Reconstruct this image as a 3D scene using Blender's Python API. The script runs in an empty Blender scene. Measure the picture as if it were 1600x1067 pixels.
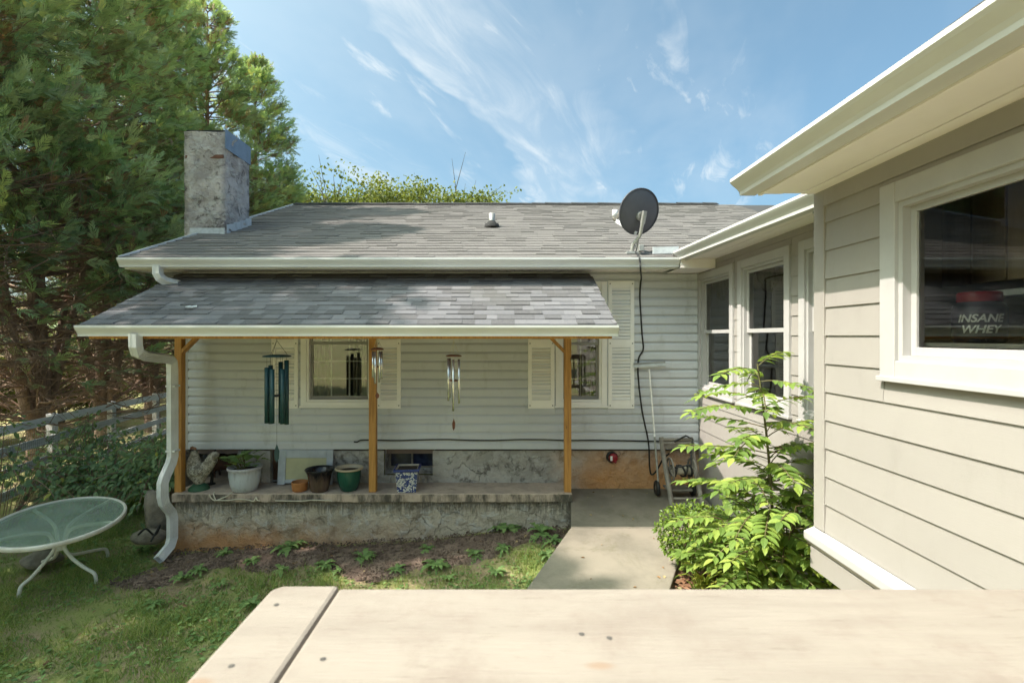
import bpy, math, random
import numpy as np
from mathutils import Vector, Matrix
R = math.radians
C = bpy.context.scene.collection
scene = bpy.context.scene

# ------------------------------------------------------------------ camera, sky, sun, exposure
cam = bpy.data.cameras.new('camera'); cam_ob = bpy.data.objects.new('camera', cam); C.objects.link(cam_ob)
cam.sensor_width = 36; cam.lens = 18.0
cam.shift_x = 10/1600; cam.shift_y = -7.5/1600
cam.clip_start = 0.05; cam.clip_end = 2000
cam_ob.location = (0, 0, 0); cam_ob.rotation_euler = (R(90), 0, 0)
cam.dof.use_dof = True; cam.dof.focus_distance = 6.2; cam.dof.aperture_fstop = 5.0
scene.camera = cam_ob

SUN = Vector((1.0, 0.33, -1.35)).normalized()          # direction the light travels
sun_el = math.asin(-SUN.z); sun_rot = math.atan2(-SUN.x, -SUN.y)
sun = bpy.data.lights.new('sun', 'SUN'); sun.energy = 2.3; sun.angle = R(0.55); sun.color = (1.0, 0.91, 0.81)
sun_ob = bpy.data.objects.new('sun', sun); C.objects.link(sun_ob)
sun_ob.rotation_euler = SUN.to_track_quat('-Z', 'Y').to_euler(); sun_ob.location = (-8, -3, 12)

world = bpy.data.worlds.new('World'); scene.world = world; world.use_nodes = True
def build_world():
    nt = world.node_tree; nt.nodes.clear(); N = nt.nodes.new; L = nt.links.new
    out = N('ShaderNodeOutputWorld'); bg = N('ShaderNodeBackground'); bg.inputs[1].default_value = 0.15
    sky = N('ShaderNodeTexSky'); sky.sky_type = 'NISHITA'; sky.sun_disc = False
    sky.sun_elevation = sun_el; sky.sun_rotation = sun_rot; sky.air_density = 0.55; sky.dust_density = 6.5; sky.ozone_density = 3.0
    tc = N('ShaderNodeTexCoord'); sep = N('ShaderNodeSeparateXYZ'); L(tc.outputs['Generated'], sep.inputs[0])
    def m(op, a, b=None, clamp=False):
        n = N('ShaderNodeMath'); n.operation = op; n.use_clamp = clamp
        for i, v in enumerate((a, b)):
            if v is None: continue
            if isinstance(v, (int, float)): n.inputs[i].default_value = v
            else: L(v, n.inputs[i])
        return n.outputs[0]
    zz = m('ADD', m('MAXIMUM', sep.outputs[2], 0.0), 0.10)
    px, py = m('DIVIDE', sep.outputs[0], zz), m('DIVIDE', sep.outputs[1], zz)
    s = m('ADD', m('MULTIPLY', px, .37), m('MULTIPLY', py, .93))
    t = m('SUBTRACT', m('MULTIPLY', px, .93), m('MULTIPLY', py, .37))
    def noise(sx, sy, scale, det, rough, dist=0.0, off=0.0):
        cb = N('ShaderNodeCombineXYZ'); L(m('ADD', m('MULTIPLY', s, sx), off), cb.inputs[0]); L(m('MULTIPLY', t, sy), cb.inputs[1])
        n = N('ShaderNodeTexNoise'); n.inputs['Scale'].default_value = scale; n.inputs['Detail'].default_value = det
        n.inputs['Roughness'].default_value = rough; n.inputs['Distortion'].default_value = dist
        L(cb.outputs[0], n.inputs['Vector']); return n.outputs[0]
    def ramp(v, a, b):
        n = N('ShaderNodeMapRange'); n.clamp = True; n.interpolation_type = 'SMOOTHSTEP'
        n.inputs['From Min'].default_value = a; n.inputs['From Max'].default_value = b
        L(v, n.inputs['Value']); return n.outputs[0]
    tw = m('ADD', t, m('MULTIPLY', m('SUBTRACT', noise(.9, .9, 1.6, 4, .6, .3, 3.0), .5), .55))
    def band(c, w0, w1):                              # a streak of cirrus that runs across the whole sky
        d = m('SUBTRACT', tw, c)
        return m('MULTIPLY', ramp(d, -w0, 0), m('SUBTRACT', 1.0, ramp(d, 0, w1)))
    fine = noise(1.0, 3.6, 2.0, 8, .60, .6, 1.7)
    big = noise(.55, 1.1, 1.3, 5, .6, .3, 9.1)
    wisps = m('MULTIPLY', ramp(fine, .50, .74), ramp(big, .45, .62))
    b1 = m('MULTIPLY', band(-.80, .06, .62), m('ADD', m('MULTIPLY', ramp(fine, .38, .74), .50), .20))
    b2 = m('MULTIPLY', band(-1.45, .08, .30), m('MULTIPLY', ramp(fine, .42, .70), .55))
    veil = m('MULTIPLY', ramp(big, .40, .70), .16)
    f = m('MAXIMUM', m('MAXIMUM', m('MULTIPLY', wisps, .85), b1), m('MAXIMUM', b2, veil))
    f = m('MULTIPLY', f, ramp(sep.outputs[2], .0, .10), True)
    mix = N('ShaderNodeMix'); mix.data_type = 'RGBA'
    tint = N('ShaderNodeMix'); tint.data_type = 'RGBA'; tint.blend_type = 'MULTIPLY'; tint.inputs[0].default_value = 1
    L(sky.outputs[0], tint.inputs[6]); tint.inputs[7].default_value = (.57, .73, .62, 1)
    L(m('MULTIPLY', f, .80), mix.inputs[0]); L(tint.outputs[2], mix.inputs[6]); mix.inputs[7].default_value = (2.0, 2.05, 2.0, 1)
    L(mix.outputs[2], bg.inputs[0]); L(bg.outputs[0], out.inputs[0])
build_world()
scene.view_settings.view_transform = 'Standard'; scene.view_settings.look = 'None'
scene.view_settings.gamma = 1; scene.view_settings.use_curve_mapping = False
scene.view_settings.exposure = 1.95
scene.render.engine = 'CYCLES'
scene.cycles.max_bounces = 8; scene.cycles.transparent_max_bounces = 12
scene.cycles.use_denoising = True
scene.cycles.sample_clamp_indirect = 6

# ------------------------------------------------------------------ helpers
rng = random.Random(7); NR = np.random.default_rng(11)
VX, VY, F = 790.0, 526.0, 800.0
def at(px, py, d): return Vector(((px - VX)/F*d, d, (VY - py)/F*d))    # a point seen in the photograph, at its real distance d
def sm(a, b, x):
    t = min(1, max(0, (x - a)/(b - a))); return t*t*(3 - 2*t)

def wloc(o):
    v = Vector((0, 0, 0))
    while o is not None: v = v + o.location; o = o.parent
    return v
def tag(o, label=None, cat=None, group=None, kind=None):
    if label: o['label'] = label
    if cat: o['category'] = cat
    if group: o['group'] = group
    if kind: o['kind'] = kind
    return o
def thing(name, loc, label, cat, group=None):
    o = bpy.data.objects.new(name, None); C.objects.link(o); o.location = loc; o.empty_display_size = .1
    return tag(o, label, cat, group)
def link(name, me, parent=None, loc=None, rot=None):
    o = bpy.data.objects.new(name, me); C.objects.link(o)
    if parent: o.parent = parent
    if loc is not None: o.location = loc
    if rot is not None: o.rotation_euler = rot
    return o
def copy_tree(o, parent=None):
    c = o.copy(); C.objects.link(c); c.parent = parent
    for ch in list(o.children): copy_tree(ch, c)
    return c
def fast_mesh(name, V, Fc, mat, rnd=None, smooth=False):
    """V (n,3), Fc (m,k) faces of one size, quick through foreach_set; rnd: one number per face."""
    V = np.asarray(V, np.float32); Fc = np.asarray(Fc, np.int32); k = Fc.shape[1]
    me = bpy.data.meshes.new(name); me.vertices.add(len(V)); me.vertices.foreach_set('co', V.ravel())
    me.loops.add(Fc.size); me.loops.foreach_set('vertex_index', Fc.ravel())
    me.polygons.add(len(Fc)); me.polygons.foreach_set('loop_start', np.arange(0, Fc.size, k, dtype=np.int32))
    me.polygons.foreach_set('loop_total', np.full(len(Fc), k, np.int32))
    me.polygons.foreach_set('use_smooth', np.full(len(Fc), smooth, bool))
    me.update(calc_edges=True)
    if rnd is not None:
        a = me.attributes.new('rnd', 'FLOAT', 'FACE'); a.data.foreach_set('value', np.asarray(rnd, np.float32))
    me.materials.append(mat); return me

class MB:
    def __init__(s): s.v = []; s.f = []; s.sm = []
    def add(s, vs, fs, smooth=False):
        n = len(s.v); s.v += [tuple(p) for p in vs]; s.f += [tuple(i + n for i in f) for f in fs]; s.sm += [smooth]*len(fs); return s
    def box(s, x0, x1, y0, y1, z0, z1):
        return s.add([(x0,y0,z0),(x1,y0,z0),(x1,y1,z0),(x0,y1,z0),(x0,y0,z1),(x1,y0,z1),(x1,y1,z1),(x0,y1,z1)],
                     [(0,3,2,1),(4,5,6,7),(0,1,5,4),(1,2,6,5),(2,3,7,6),(3,0,4,7)])
    def prism(s, poly, a, b):                          # poly of points at a, swept to b (both callables p -> xyz)
        n = len(poly); A = [a(p) for p in poly]; B = [b(p) for p in poly]
        return s.add(A + B, [tuple(range(n))[::-1], tuple(range(n, 2*n))] + [(i, (i+1) % n, n + (i+1) % n, n + i) for i in range(n)])
    def bar(s, p, q, w, h, up=(0,0,1)):
        p, q = Vector(p), Vector(q); d = (q - p).normalized(); u = Vector(up)
        if abs(d.dot(u)) > .98: u = Vector((0,1,0))
        a = d.cross(u).normalized(); b = a.cross(d).normalized()
        cs = [(-w/2,-h/2),(w/2,-h/2),(w/2,h/2),(-w/2,h/2)]
        return s.prism(cs, lambda c: p + a*c[0] + b*c[1], lambda c: q + a*c[0] + b*c[1])
    def tube(s, pts, r, n=8, cap=True, sect=None, up=(0,0,1)):
        pts = [Vector(p) for p in pts]; m = len(pts); rs = r if isinstance(r, (list, tuple)) else [r]*m
        vs = []; a = None
        for i, p in enumerate(pts):
            d = (pts[min(i+1, m-1)] - pts[max(i-1, 0)]).normalized()
            if a is None:
                u = Vector(up)
                if abs(d.dot(u)) > .95: u = Vector((1,0,0))
                a = d.cross(u).normalized()
            else: a = (a - d*a.dot(d)).normalized()
            b = d.cross(a)
            if sect: vs += [p + a*c[0]*rs[i] + b*c[1]*rs[i] for c in sect]
            else: vs += [p + (a*math.cos(2*math.pi*k/n) + b*math.sin(2*math.pi*k/n))*rs[i] for k in range(n)]
        k = len(sect) if sect else n
        fs = [(i*k + j, i*k + (j+1) % k, (i+1)*k + (j+1) % k, (i+1)*k + j) for i in range(m-1) for j in range(k)]
        s.add(vs, fs, sect is None)
        if cap: s.add([vs[j] for j in range(k)], [tuple(range(k))[::-1]]); s.add(vs[-k:], [tuple(range(k))])
        return s
    def lathe(s, prof, n=28, c=(0,0,0), wob=None, axis='z', closed=False):
        vs = []
        for r, z in prof:
            for k in range(n):
                t = 2*math.pi*k/n; rr = r*(1 + (wob(t, z) if wob else 0)); x, y = rr*math.cos(t), rr*math.sin(t)
                vs.append((c[0]+x, c[1]+y, c[2]+z) if axis == 'z' else (c[0]+x, c[1]+z, c[2]+y) if axis == 'y' else (c[0]+z, c[1]+x, c[2]+y))
        m = len(prof); fs = [(i*n+j, i*n+(j+1) % n, (i+1)*n+(j+1) % n, (i+1)*n+j) for i in range(m-1) for j in range(n)]
        if closed: fs += [((m-1)*n+j, (m-1)*n+(j+1) % n, (j+1) % n, j) for j in range(n)]
        return s.add(vs, fs, True)
    def mesh(s, name, mat, origin=(0,0,0)):
        me = bpy.data.meshes.new(name); o = Vector(origin)
        me.from_pydata([tuple(Vector(p) - o) for p in s.v], [], s.f)
        for p, k in zip(me.polygons, s.sm): p.use_smooth = k
        if mat: me.materials.append(mat)
        me.validate(); return me
    def build(s, name, mat, parent=None, bevel=0, loc=None, local=False):
        """World-space points; the object hangs at its parent's origin (or at loc)."""
        o = Vector((0,0,0)) if local else (wloc(parent) if parent else Vector(loc or (0,0,0)))
        ob = link(name, s.mesh(name, mat, o), parent, None if parent else (loc or (0,0,0)))
        if bevel:
            b = ob.modifiers.new('bevel', 'BEVEL'); b.width = bevel; b.segments = 2; b.limit_method = 'ANGLE'; b.angle_limit = R(40)
        return ob

# ------------------------------------------------------------------ materials
class G:
    """Small node-graph writer for one material."""
    def __init__(s, name):
        s.m = bpy.data.materials.new(name); s.m.use_nodes = True; s.t = s.m.node_tree; s.t.nodes.clear()
        s.out = s.N('ShaderNodeOutputMaterial'); s.b = s.N('ShaderNodeBsdfPrincipled'); s.L(s.b.outputs[0], s.out.inputs[0])
        s.tc = s.N('ShaderNodeTexCoord')
    def N(s, t): return s.t.nodes.new(t)
    def L(s, a, b): s.t.links.new(a, b)
    def put(s, inp, v):
        if isinstance(v, (int, float)): inp.default_value = v
        elif isinstance(v, tuple): inp.default_value = v if len(v) == 4 else (*v, 1)
        else: s.L(v, inp)
    def obj(s, scale=(1,1,1), world=False):
        n = s.N('ShaderNodeMapping'); n.inputs['Scale'].default_value = scale
        if world: g = s.N('ShaderNodeNewGeometry'); s.L(g.outputs['Position'], n.inputs[0])
        else: s.L(s.tc.outputs['Object'], n.inputs[0])
        return n.outputs[0]
    def noise(s, vec, scale, det=5, rough=.6, dist=0):
        n = s.N('ShaderNodeTexNoise'); s.L(vec, n.inputs['Vector']); n.inputs['Scale'].default_value = scale
        n.inputs['Detail'].default_value = det; n.inputs['Roughness'].default_value = rough; n.inputs['Distortion'].default_value = dist
        return n.outputs[0]
    def voro(s, vec, scale, feature='F1', out=0, rand=1):
        n = s.N('ShaderNodeTexVoronoi'); n.feature = feature; s.L(vec, n.inputs['Vector']); n.inputs['Scale'].default_value = scale
        n.inputs['Randomness'].default_value = rand
        return n.outputs[out]
    def ramp(s, v, a, b, lo=0, hi=1):
        n = s.N('ShaderNodeMapRange'); n.clamp = True; n.interpolation_type = 'SMOOTHSTEP'
        for k, x in (('From Min', a), ('From Max', b), ('To Min', lo), ('To Max', hi)): n.inputs[k].default_value = x
        s.L(v, n.inputs['Value']); return n.outputs[0]
    def math(s, op, a, b=0):
        n = s.N('ShaderNodeMath'); n.operation = op; s.put(n.inputs[0], a); s.put(n.inputs[1], b); return n.outputs[0]
    def mix(s, f, a, b, mode='MIX'):
        n = s.N('ShaderNodeMix'); n.data_type = 'RGBA'; n.blend_type = mode; s.put(n.inputs[0], f); s.put(n.inputs[6], a); s.put(n.inputs[7], b); return n.outputs[2]
    def cr(s, v, stops):
        n = s.N('ShaderNodeValToRGB'); e = n.color_ramp.elements
        while len(e) < len(stops): e.new(.5)
        for i, (p, c) in enumerate(stops): e[i].position = p; e[i].color = (*c, 1)
        s.L(v, n.inputs[0]); return n.outputs[0]
    def rnd(s): return s.N('ShaderNodeObjectInfo').outputs['Random']
    def attr(s, name='rnd'):
        n = s.N('ShaderNodeAttribute'); n.attribute_name = name; return n.outputs['Fac']
    def xyz(s, vec=None):
        n = s.N('ShaderNodeSeparateXYZ'); s.L(vec if vec is not None else s.obj(world=True), n.inputs[0]); return n.outputs
    def done(s, col, rough=.7, bump=None, bstr=.3, bdist=.01, metal=0, spec=.5, coat=0):
        s.put(s.b.inputs['Base Color'], col); s.put(s.b.inputs['Roughness'], rough); s.b.inputs['Metallic'].default_value = metal
        s.b.inputs['Specular IOR Level'].default_value = spec; s.b.inputs['Coat Weight'].default_value = coat
        if bump is not None:
            n = s.N('ShaderNodeBump'); n.inputs['Strength'].default_value = bstr; n.inputs['Distance'].default_value = bdist
            s.L(bump, n.inputs['Height']); s.L(n.outputs[0], s.b.inputs['Normal'])
        return s.m

def simple(name, a, b=None, scale=6, rough=.6, bump=.15, bscale=40, stretch=(1,1,1), metal=0, vary=0, spec=.4, world=False, dist=.004):
    g = G(name); v = g.obj(stretch, world); b = b or tuple(x*.8 for x in a)
    col = g.mix(g.ramp(g.noise(v, scale, 6, .65), .35, .68), a, b)
    if vary: col = g.mix(g.math('MULTIPLY', g.rnd(), vary), col, tuple(x*.45 for x in a))
    return g.done(col, rough, g.noise(v, bscale, 4, .6), bump, dist, metal, spec)

def siding_mat(name, a, b, dirt=(.23,.22,.18), grain=(1,1,1), amt=.35):
    g = G(name); v = g.obj((1,1,1), True); w = g.obj(grain, True)
    col = g.mix(g.ramp(g.noise(v, .9, 5, .6), .35, .7), a, b)
    col = g.mix(g.math('MULTIPLY', g.rnd(), .22), col, tuple(x*.8 for x in b))
    col = g.mix(g.math('MULTIPLY', g.ramp(g.noise(g.obj((2.5,2.5,.9), True), 2.2, 8, .7), .52, .8), amt), col, dirt)
    return g.done(col, g.ramp(g.noise(v, 5), .3, .7, .45, .65), g.noise(w, 22, 5, .65), .25, .003, 0, .35)

MAT = {}
MAT['vinyl'] = siding_mat('vinyl siding', (.59,.605,.65), (.53,.545,.585), (.20,.185,.14), (.3,1,6), .38)
MAT['hardie'] = siding_mat('painted lap siding', (.312,.286,.268), (.292,.268,.252), (.20,.185,.165), (1,1.2,14), .30)
MAT['trim'] = simple('white trim paint', (.41,.395,.395), (.375,.36,.36), 3, .45, .06, 60, world=True)
MAT['shutter'] = simple('cream shutter vinyl', (.88,.86,.85), (.83,.81,.79), 3, .5, .06, 60, world=True)
MAT['gutter'] = simple('white gutter enamel', (.70,.71,.73), (.58,.585,.59), 2.2, .35, .08, 12, (.25,1,1), world=True)
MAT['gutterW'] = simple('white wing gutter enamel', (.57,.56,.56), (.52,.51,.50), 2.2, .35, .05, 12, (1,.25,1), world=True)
MAT['soffit'] = simple('soffit vinyl', (.85,.79,.79), (.81,.75,.75), 2, .55, .05, 40, world=True)
MAT['sash'] = simple('grey sash', (.30,.295,.29), (.25,.245,.24), 5, .45, .05, world=True)
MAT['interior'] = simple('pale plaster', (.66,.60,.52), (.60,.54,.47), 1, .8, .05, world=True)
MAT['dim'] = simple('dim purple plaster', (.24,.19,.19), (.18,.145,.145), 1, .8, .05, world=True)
MAT['curtain'] = simple('curtain cloth', (.16,.145,.115), (.10,.09,.07), 2, .85, .1, 90, (8,8,.4), world=True)
MAT['flash'] = simple('flashing metal', (.17,.22,.30), (.12,.16,.22), 5, .45, .15, 14, metal=.3)
MAT['lead'] = simple('pale flashing', (.55,.58,.62), (.42,.44,.47), 9, .5, .3, 20)
MAT['ridge'] = simple('ridge cap asphalt', (.035,.034,.034), (.022,.022,.022), 20, .9, .5, 120)
MAT['felt'] = simple('roof underlay', (.05,.05,.052), None, 10, .9, .2)
MAT['black'] = simple('black rubber', (.014,.014,.015), (.022,.022,.022), 8, .5, .1)
MAT['rope'] = simple('pale string', (.62,.58,.48), (.5,.46,.38), 30, .9, .3, 200)
MAT['silver'] = simple('silver tube', (.78,.78,.78), (.70,.70,.70), 10, .25, .02, metal=.9)
MAT['teal'] = simple('teal chime enamel', (.018,.060,.070), (.012,.042,.05), 12, .4, .08, 60)
MAT['redwood'] = simple('red brown chime wood', (.16,.055,.03), (.10,.035,.02), 20, .5, .2, 60)
MAT['dish'] = simple('grey dish paint', (.085,.085,.10), (.07,.07,.082), 3, .42, .04)
MAT['galv'] = simple('galvanised metal', (.42,.42,.40), (.30,.30,.29), 14, .45, .1, metal=.5)
MAT['fence'] = simple('weathered white fence paint', (.92,.92,.94), (.74,.74,.75), 4, .7, .3, 30, (.4,.4,3), vary=.25)
MAT['bark'] = simple('cypress bark', (.30,.20,.15), (.16,.11,.08), 5, .9, .8, 14, (3,3,.5), dist=.03)
MAT['twig'] = simple('dead twig bark', (.34,.225,.165), (.20,.135,.10), 3, .9, .3)
MAT['grey_bark'] = simple('grey bark', (.17,.15,.13), (.10,.09,.075), 6, .9, .6, 18, (3,3,.6), dist=.02)
MAT['table'] = simple('white table enamel', (.74,.72,.66), (.60,.56,.48), 6, .38, .08, 30)
MAT['terracotta'] = simple('terracotta', (.40,.17,.06), (.32,.13,.045), 10, .75, .25)
MAT['soilpot'] = simple('potting soil', (.05,.035,.025), (.025,.018,.013), 18, .95, .8, 40, dist=.02)
MAT['rust'] = simple('rusty iron', (.075,.03,.018), (.035,.02,.015), 14, .8, .5)
MAT['iron'] = simple('black iron', (.02,.02,.022), (.03,.028,.026), 14, .55, .2)
MAT['greymetal'] = simple('weathered grey plastic', (.22,.20,.175), (.14,.125,.11), 9, .65, .3)
MAT['red'] = simple('red enamel', (.30,.016,.025), (.18,.01,.016), 10, .35, .1)
MAT['rock'] = simple('grey brown rock', (.26,.23,.19), (.14,.12,.10), 6, .9, .9, 14, dist=.03)
MAT['white_print'] = simple('white print', (.85,.85,.85), None, 4, .6, 0)
MAT['lid'] = simple('red lid plastic', (.34,.02,.03), (.26,.015,.022), 4, .35, .03)
MAT['tub'] = simple('black tub plastic', (.02,.022,.03), (.03,.03,.04), 4, .35, .03)
MAT['shelf'] = simple('pale shelf', (.74,.70,.64), (.66,.62,.56), 3, .5, .04)
MAT['appliance'] = simple('pale steel appliance', (.52,.55,.54), (.42,.45,.45), 4, .35, .03, metal=.3)
MAT['doorpaint'] = simple('blue grey door paint', (.42,.46,.52), (.34,.37,.42), 7, .6, .15)
MAT['doorpanel'] = simple('yellowed panel', (.44,.43,.28), (.37,.36,.24), 4, .6, .1)
MAT['bluepane'] = simple('dark blue tarp behind glass', (.008,.012,.035), (.02,.03,.07), 14, .2, .25, 10)
MAT['screw'] = simple('screw head', (.10,.09,.08), None, 20, .4, .05)

def m_post():
    g = G('stained cedar post'); v = g.obj((14,14,.9), True)
    n = g.noise(v, 2.2, 6, .6, .8); col = g.cr(n, [(.25, (.26,.115,.025)), (.55, (.48,.235,.06)), (.8, (.58,.32,.10))])
    k = g.voro(g.obj((6,6,2.2), True), 1.0); col = g.mix(g.ramp(k, .04, .10), (.04,.018,.008), col)
    return g.done(col, .55, n, .3, .003)
MAT['post'] = m_post()
def m_shingle(name, src, narrow=1, stops=None):
    g = G(name); r = g.rnd() if src == 'object' else g.attr()
    if narrow < 1: r = g.math('ADD', g.math('MULTIPLY', r, narrow), .32)
    col = g.cr(r, stops or [(0, (.045,.043,.044)), (.3, (.084,.079,.077)), (.65, (.124,.115,.11)), (1, (.175,.162,.153))])
    v = g.obj((1,1,1), True)
    col = g.mix(g.ramp(g.noise(v, 320, 2, .8), .40, .66), col, (.22,.205,.198), 'MIX'); col = g.mix(g.ramp(g.noise(v, 260, 2, .8), .55, .72), col, (.045,.042,.042))
    col = g.mix(g.math('MULTIPLY', g.ramp(g.noise(v, .8, 4), .45, .75), .4), col, (.13,.125,.115))
    return g.done(col, .92, g.noise(v, 230, 3, .7), .6, .004, 0, .25)
PORCHC = [(0, (.034,.038,.050)), (.36, (.050,.055,.070)), (.50, (.092,.098,.120)), (.8, (.120,.125,.148)), (1, (.155,.158,.18))]  # blue cast of the porch roof's shade is put into these colours
MAT['shingle'] = m_shingle('asphalt shingle', 'object', 1, PORCHC); MAT['shingle_many'] = m_shingle('asphalt shingle rows', 'attr', 1, PORCHC); MAT['shingle_far'] = m_shingle('main roof shingle rows', 'attr', .45)
def m_stucco(name, a, b, dark, orange, zlo, zhi, xo0, xo1, drip=None):
    g = G(name); v = g.obj((1,1,1), True); x = g.xyz()
    base = g.mix(g.ramp(g.noise(v, 2.4, 7, .65, .4), .36, .66), a, b)
    blot = g.noise(v, 5.5, 9, .72, .7)
    base = g.mix(g.math('MULTIPLY', g.ramp(blot, .50, .64), .75), base, dark)
    pale = g.noise(g.obj((1.3,1,1.7), True), 4.2, 8, .7, .4)
    base = g.mix(g.math('MULTIPLY', g.ramp(pale, .53, .58), .55), base, tuple(min(.6, q*1.5) for q in a))
    zw = g.math('ADD', x[2], g.math('MULTIPLY', g.math('SUBTRACT', g.noise(v, 3.2, 7, .7), .5), .55))
    low = g.ramp(zw, zlo, zhi, 1, 0)
    xs = g.math('ADD', x[0], g.math('MULTIPLY', g.math('SUBTRACT', g.noise(v, 1.6, 5), .5), 1.4))
    fo = g.math('MULTIPLY', low, g.ramp(xs, xo0, xo1))
    base = g.mix(g.math('MULTIPLY', fo, .85), base, orange)
    if drip:
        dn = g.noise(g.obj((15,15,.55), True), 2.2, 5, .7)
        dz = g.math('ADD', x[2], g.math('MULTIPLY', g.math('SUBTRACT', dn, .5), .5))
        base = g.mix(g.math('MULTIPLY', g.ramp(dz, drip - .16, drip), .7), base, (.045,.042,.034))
        base = g.mix(g.math('MULTIPLY', g.math('MULTIPLY', g.ramp(dz, drip - .2, drip - .05), g.ramp(dn, .56, .64)), .8), base, (.40,.38,.33))
    wv = g.N('ShaderNodeVectorMath'); wv.operation = 'ADD'; g.L(v, wv.inputs[0])
    nz = g.N('ShaderNodeTexNoise'); nz.inputs['Scale'].default_value = 3.5; nz.inputs['Detail'].default_value = 5; g.L(v, nz.inputs['Vector'])
    sc = g.N('ShaderNodeVectorMath'); sc.operation = 'SCALE'; sc.inputs[3].default_value = .35; g.L(nz.outputs['Color'], sc.inputs[0]); g.L(sc.outputs[0], wv.inputs[1])
    crack = g.voro(wv.outputs[0], 2.4, 'DISTANCE_TO_EDGE'); ck = g.ramp(crack, .0, .009)
    ckm = g.math('MULTIPLY', g.math('SUBTRACT', 1, ck), g.ramp(g.noise(v, 1.9, 4), .47, .6))
    base = g.mix(g.math('MULTIPLY', ckm, .5), base, (.10,.085,.066))
    h = g.math('SUBTRACT', g.math('ADD', g.math('MULTIPLY', g.noise(v, 7, 8, .7), .8), g.math('MULTIPLY', pale, .8)), g.math('MULTIPLY', ckm, .6))
    return g.done(base, .92, h, 1.0, .09, 0, .2)
MAT['stucco'] = m_stucco('foundation stucco', (.58,.56,.535), (.40,.385,.365), (.14,.13,.12), (.68,.33,.12), -2.0, -1.15, .55, 1.25)
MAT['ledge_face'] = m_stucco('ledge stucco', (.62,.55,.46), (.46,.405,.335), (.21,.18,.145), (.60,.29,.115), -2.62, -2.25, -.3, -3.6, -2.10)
MAT['chimney'] = m_stucco('chimney stucco', (.60,.56,.56), (.36,.33,.33), (.10,.085,.085), (.25,.11,.07), -9, -8, 0, 1)
def m_cap():
    g = G('ledge concrete'); v = g.obj((1,1,1), True); x = g.xyz()
    col = g.mix(g.ramp(g.noise(v, 3.5, 8, .7), .35, .66), (.55,.44,.36), (.40,.325,.275))
    col = g.mix(g.math('MULTIPLY', g.ramp(g.noise(v, 9, 8, .75), .54, .70), .6), col, (.07,.055,.045))
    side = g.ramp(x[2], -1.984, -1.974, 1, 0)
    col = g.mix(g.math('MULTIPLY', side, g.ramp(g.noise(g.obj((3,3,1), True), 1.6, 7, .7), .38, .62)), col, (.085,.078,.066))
    return g.done(col, .9, g.noise(v, 30, 6, .7), .5, .008, 0, .2)
MAT['cap'] = m_cap()
def m_concrete():
    g = G('walkway concrete'); v = g.obj((1,1,1), True)
    col = g.mix(g.ramp(g.noise(v, 1.3, 7, .65), .36, .66), (.24,.21,.17), (.155,.138,.112))
    col = g.mix(g.math('MULTIPLY', g.ramp(g.noise(v, 2.2, 8, .75, .5), .48, .68), .65), col, (.125,.115,.075))
    col = g.mix(g.math('MULTIPLY', g.ramp(g.noise(v, 60, 3, .7), .55, .75), .35), col, (.22,.20,.165))
    ck = g.voro(g.obj((.7,.7,.7), True), 1.0, 'DISTANCE_TO_EDGE')
    return g.done(col, .88, g.noise(v, 45, 5, .7), .35, .006, 0, .25)
MAT['concrete'] = m_concrete()
def m_ground():
    g = G('lawn ground'); v = g.obj((1,1,1), True)
    col = g.mix(g.ramp(g.noise(v, 2.1, 7, .7), .40, .62), (.38,.29,.19), (.28,.31,.105))
    col = g.mix(g.ramp(g.noise(v, 9, 7, .75), .48, .70), col, (.28,.31,.11))
    col = g.mix(g.math('MULTIPLY', g.ramp(g.noise(v, 26, 5, .8), .55, .72), .6), col, (.24,.20,.11))
    return g.done(col, .95, g.noise(v, 40, 7, .75), .9, .03, 0, .1)
MAT['ground'] = m_ground()
def m_soil():
    g = G('bare soil'); v = g.obj((1,1,1), True)
    col = g.mix(g.ramp(g.noise(v, 4, 8, .7), .36, .64), (.32,.235,.19), (.18,.128,.105))
    col = g.mix(g.math('MULTIPLY', g.ramp(g.noise(v, 60, 4, .8), .60, .74), .75), col, (.42,.34,.28))
    return g.done(col, .95, g.noise(v, 34, 8, .78), 1.0, .035, 0, .1)
MAT['soil'] = m_soil()
MAT['mulch'] = simple('red mulch', (.17,.070,.036), (.085,.04,.024), 26, .95, 1.0, 60, world=True, dist=.03)
MAT['chip'] = simple('mulch chip', (.24,.12,.065), (.15,.07,.04), 9, .9, .4, vary=.4)
MAT['crumb'] = simple('soil crumb', (.15,.105,.08), (.085,.058,.044), 9, .95, .4)
def m_rail():
    g = G('painted deck board'); v = g.obj((1.5,9,9), True)
    n = g.noise(v, 1.6, 7, .6, .6)
    col = g.mix(g.ramp(n, .33, .66), (.28,.24,.205), (.245,.208,.178))
    col = g.mix(g.math('MULTIPLY', g.ramp(g.noise(g.obj((1,1,1), True), 7, 9, .75), .45, .7), .6), col, (.21,.165,.14))
    col = g.mix(g.math('MULTIPLY', g.ramp(g.noise(g.obj((2,14,14), True), 5, 8, .75), .58, .68), .5), col, (.16,.125,.10))
    k = g.voro(g.obj((3.1,7.0,5), True), 1.25); 
    col = g.mix(g.math('MULTIPLY', g.ramp(k, .035, .11, 1, 0), .75), col, (.25,.17,.12))
    return g.done(col, .7, g.noise(g.obj((3,40,40), True), 4, 8, .7), .55, .004, 0, .25)
MAT['rail'] = m_rail()
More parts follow.
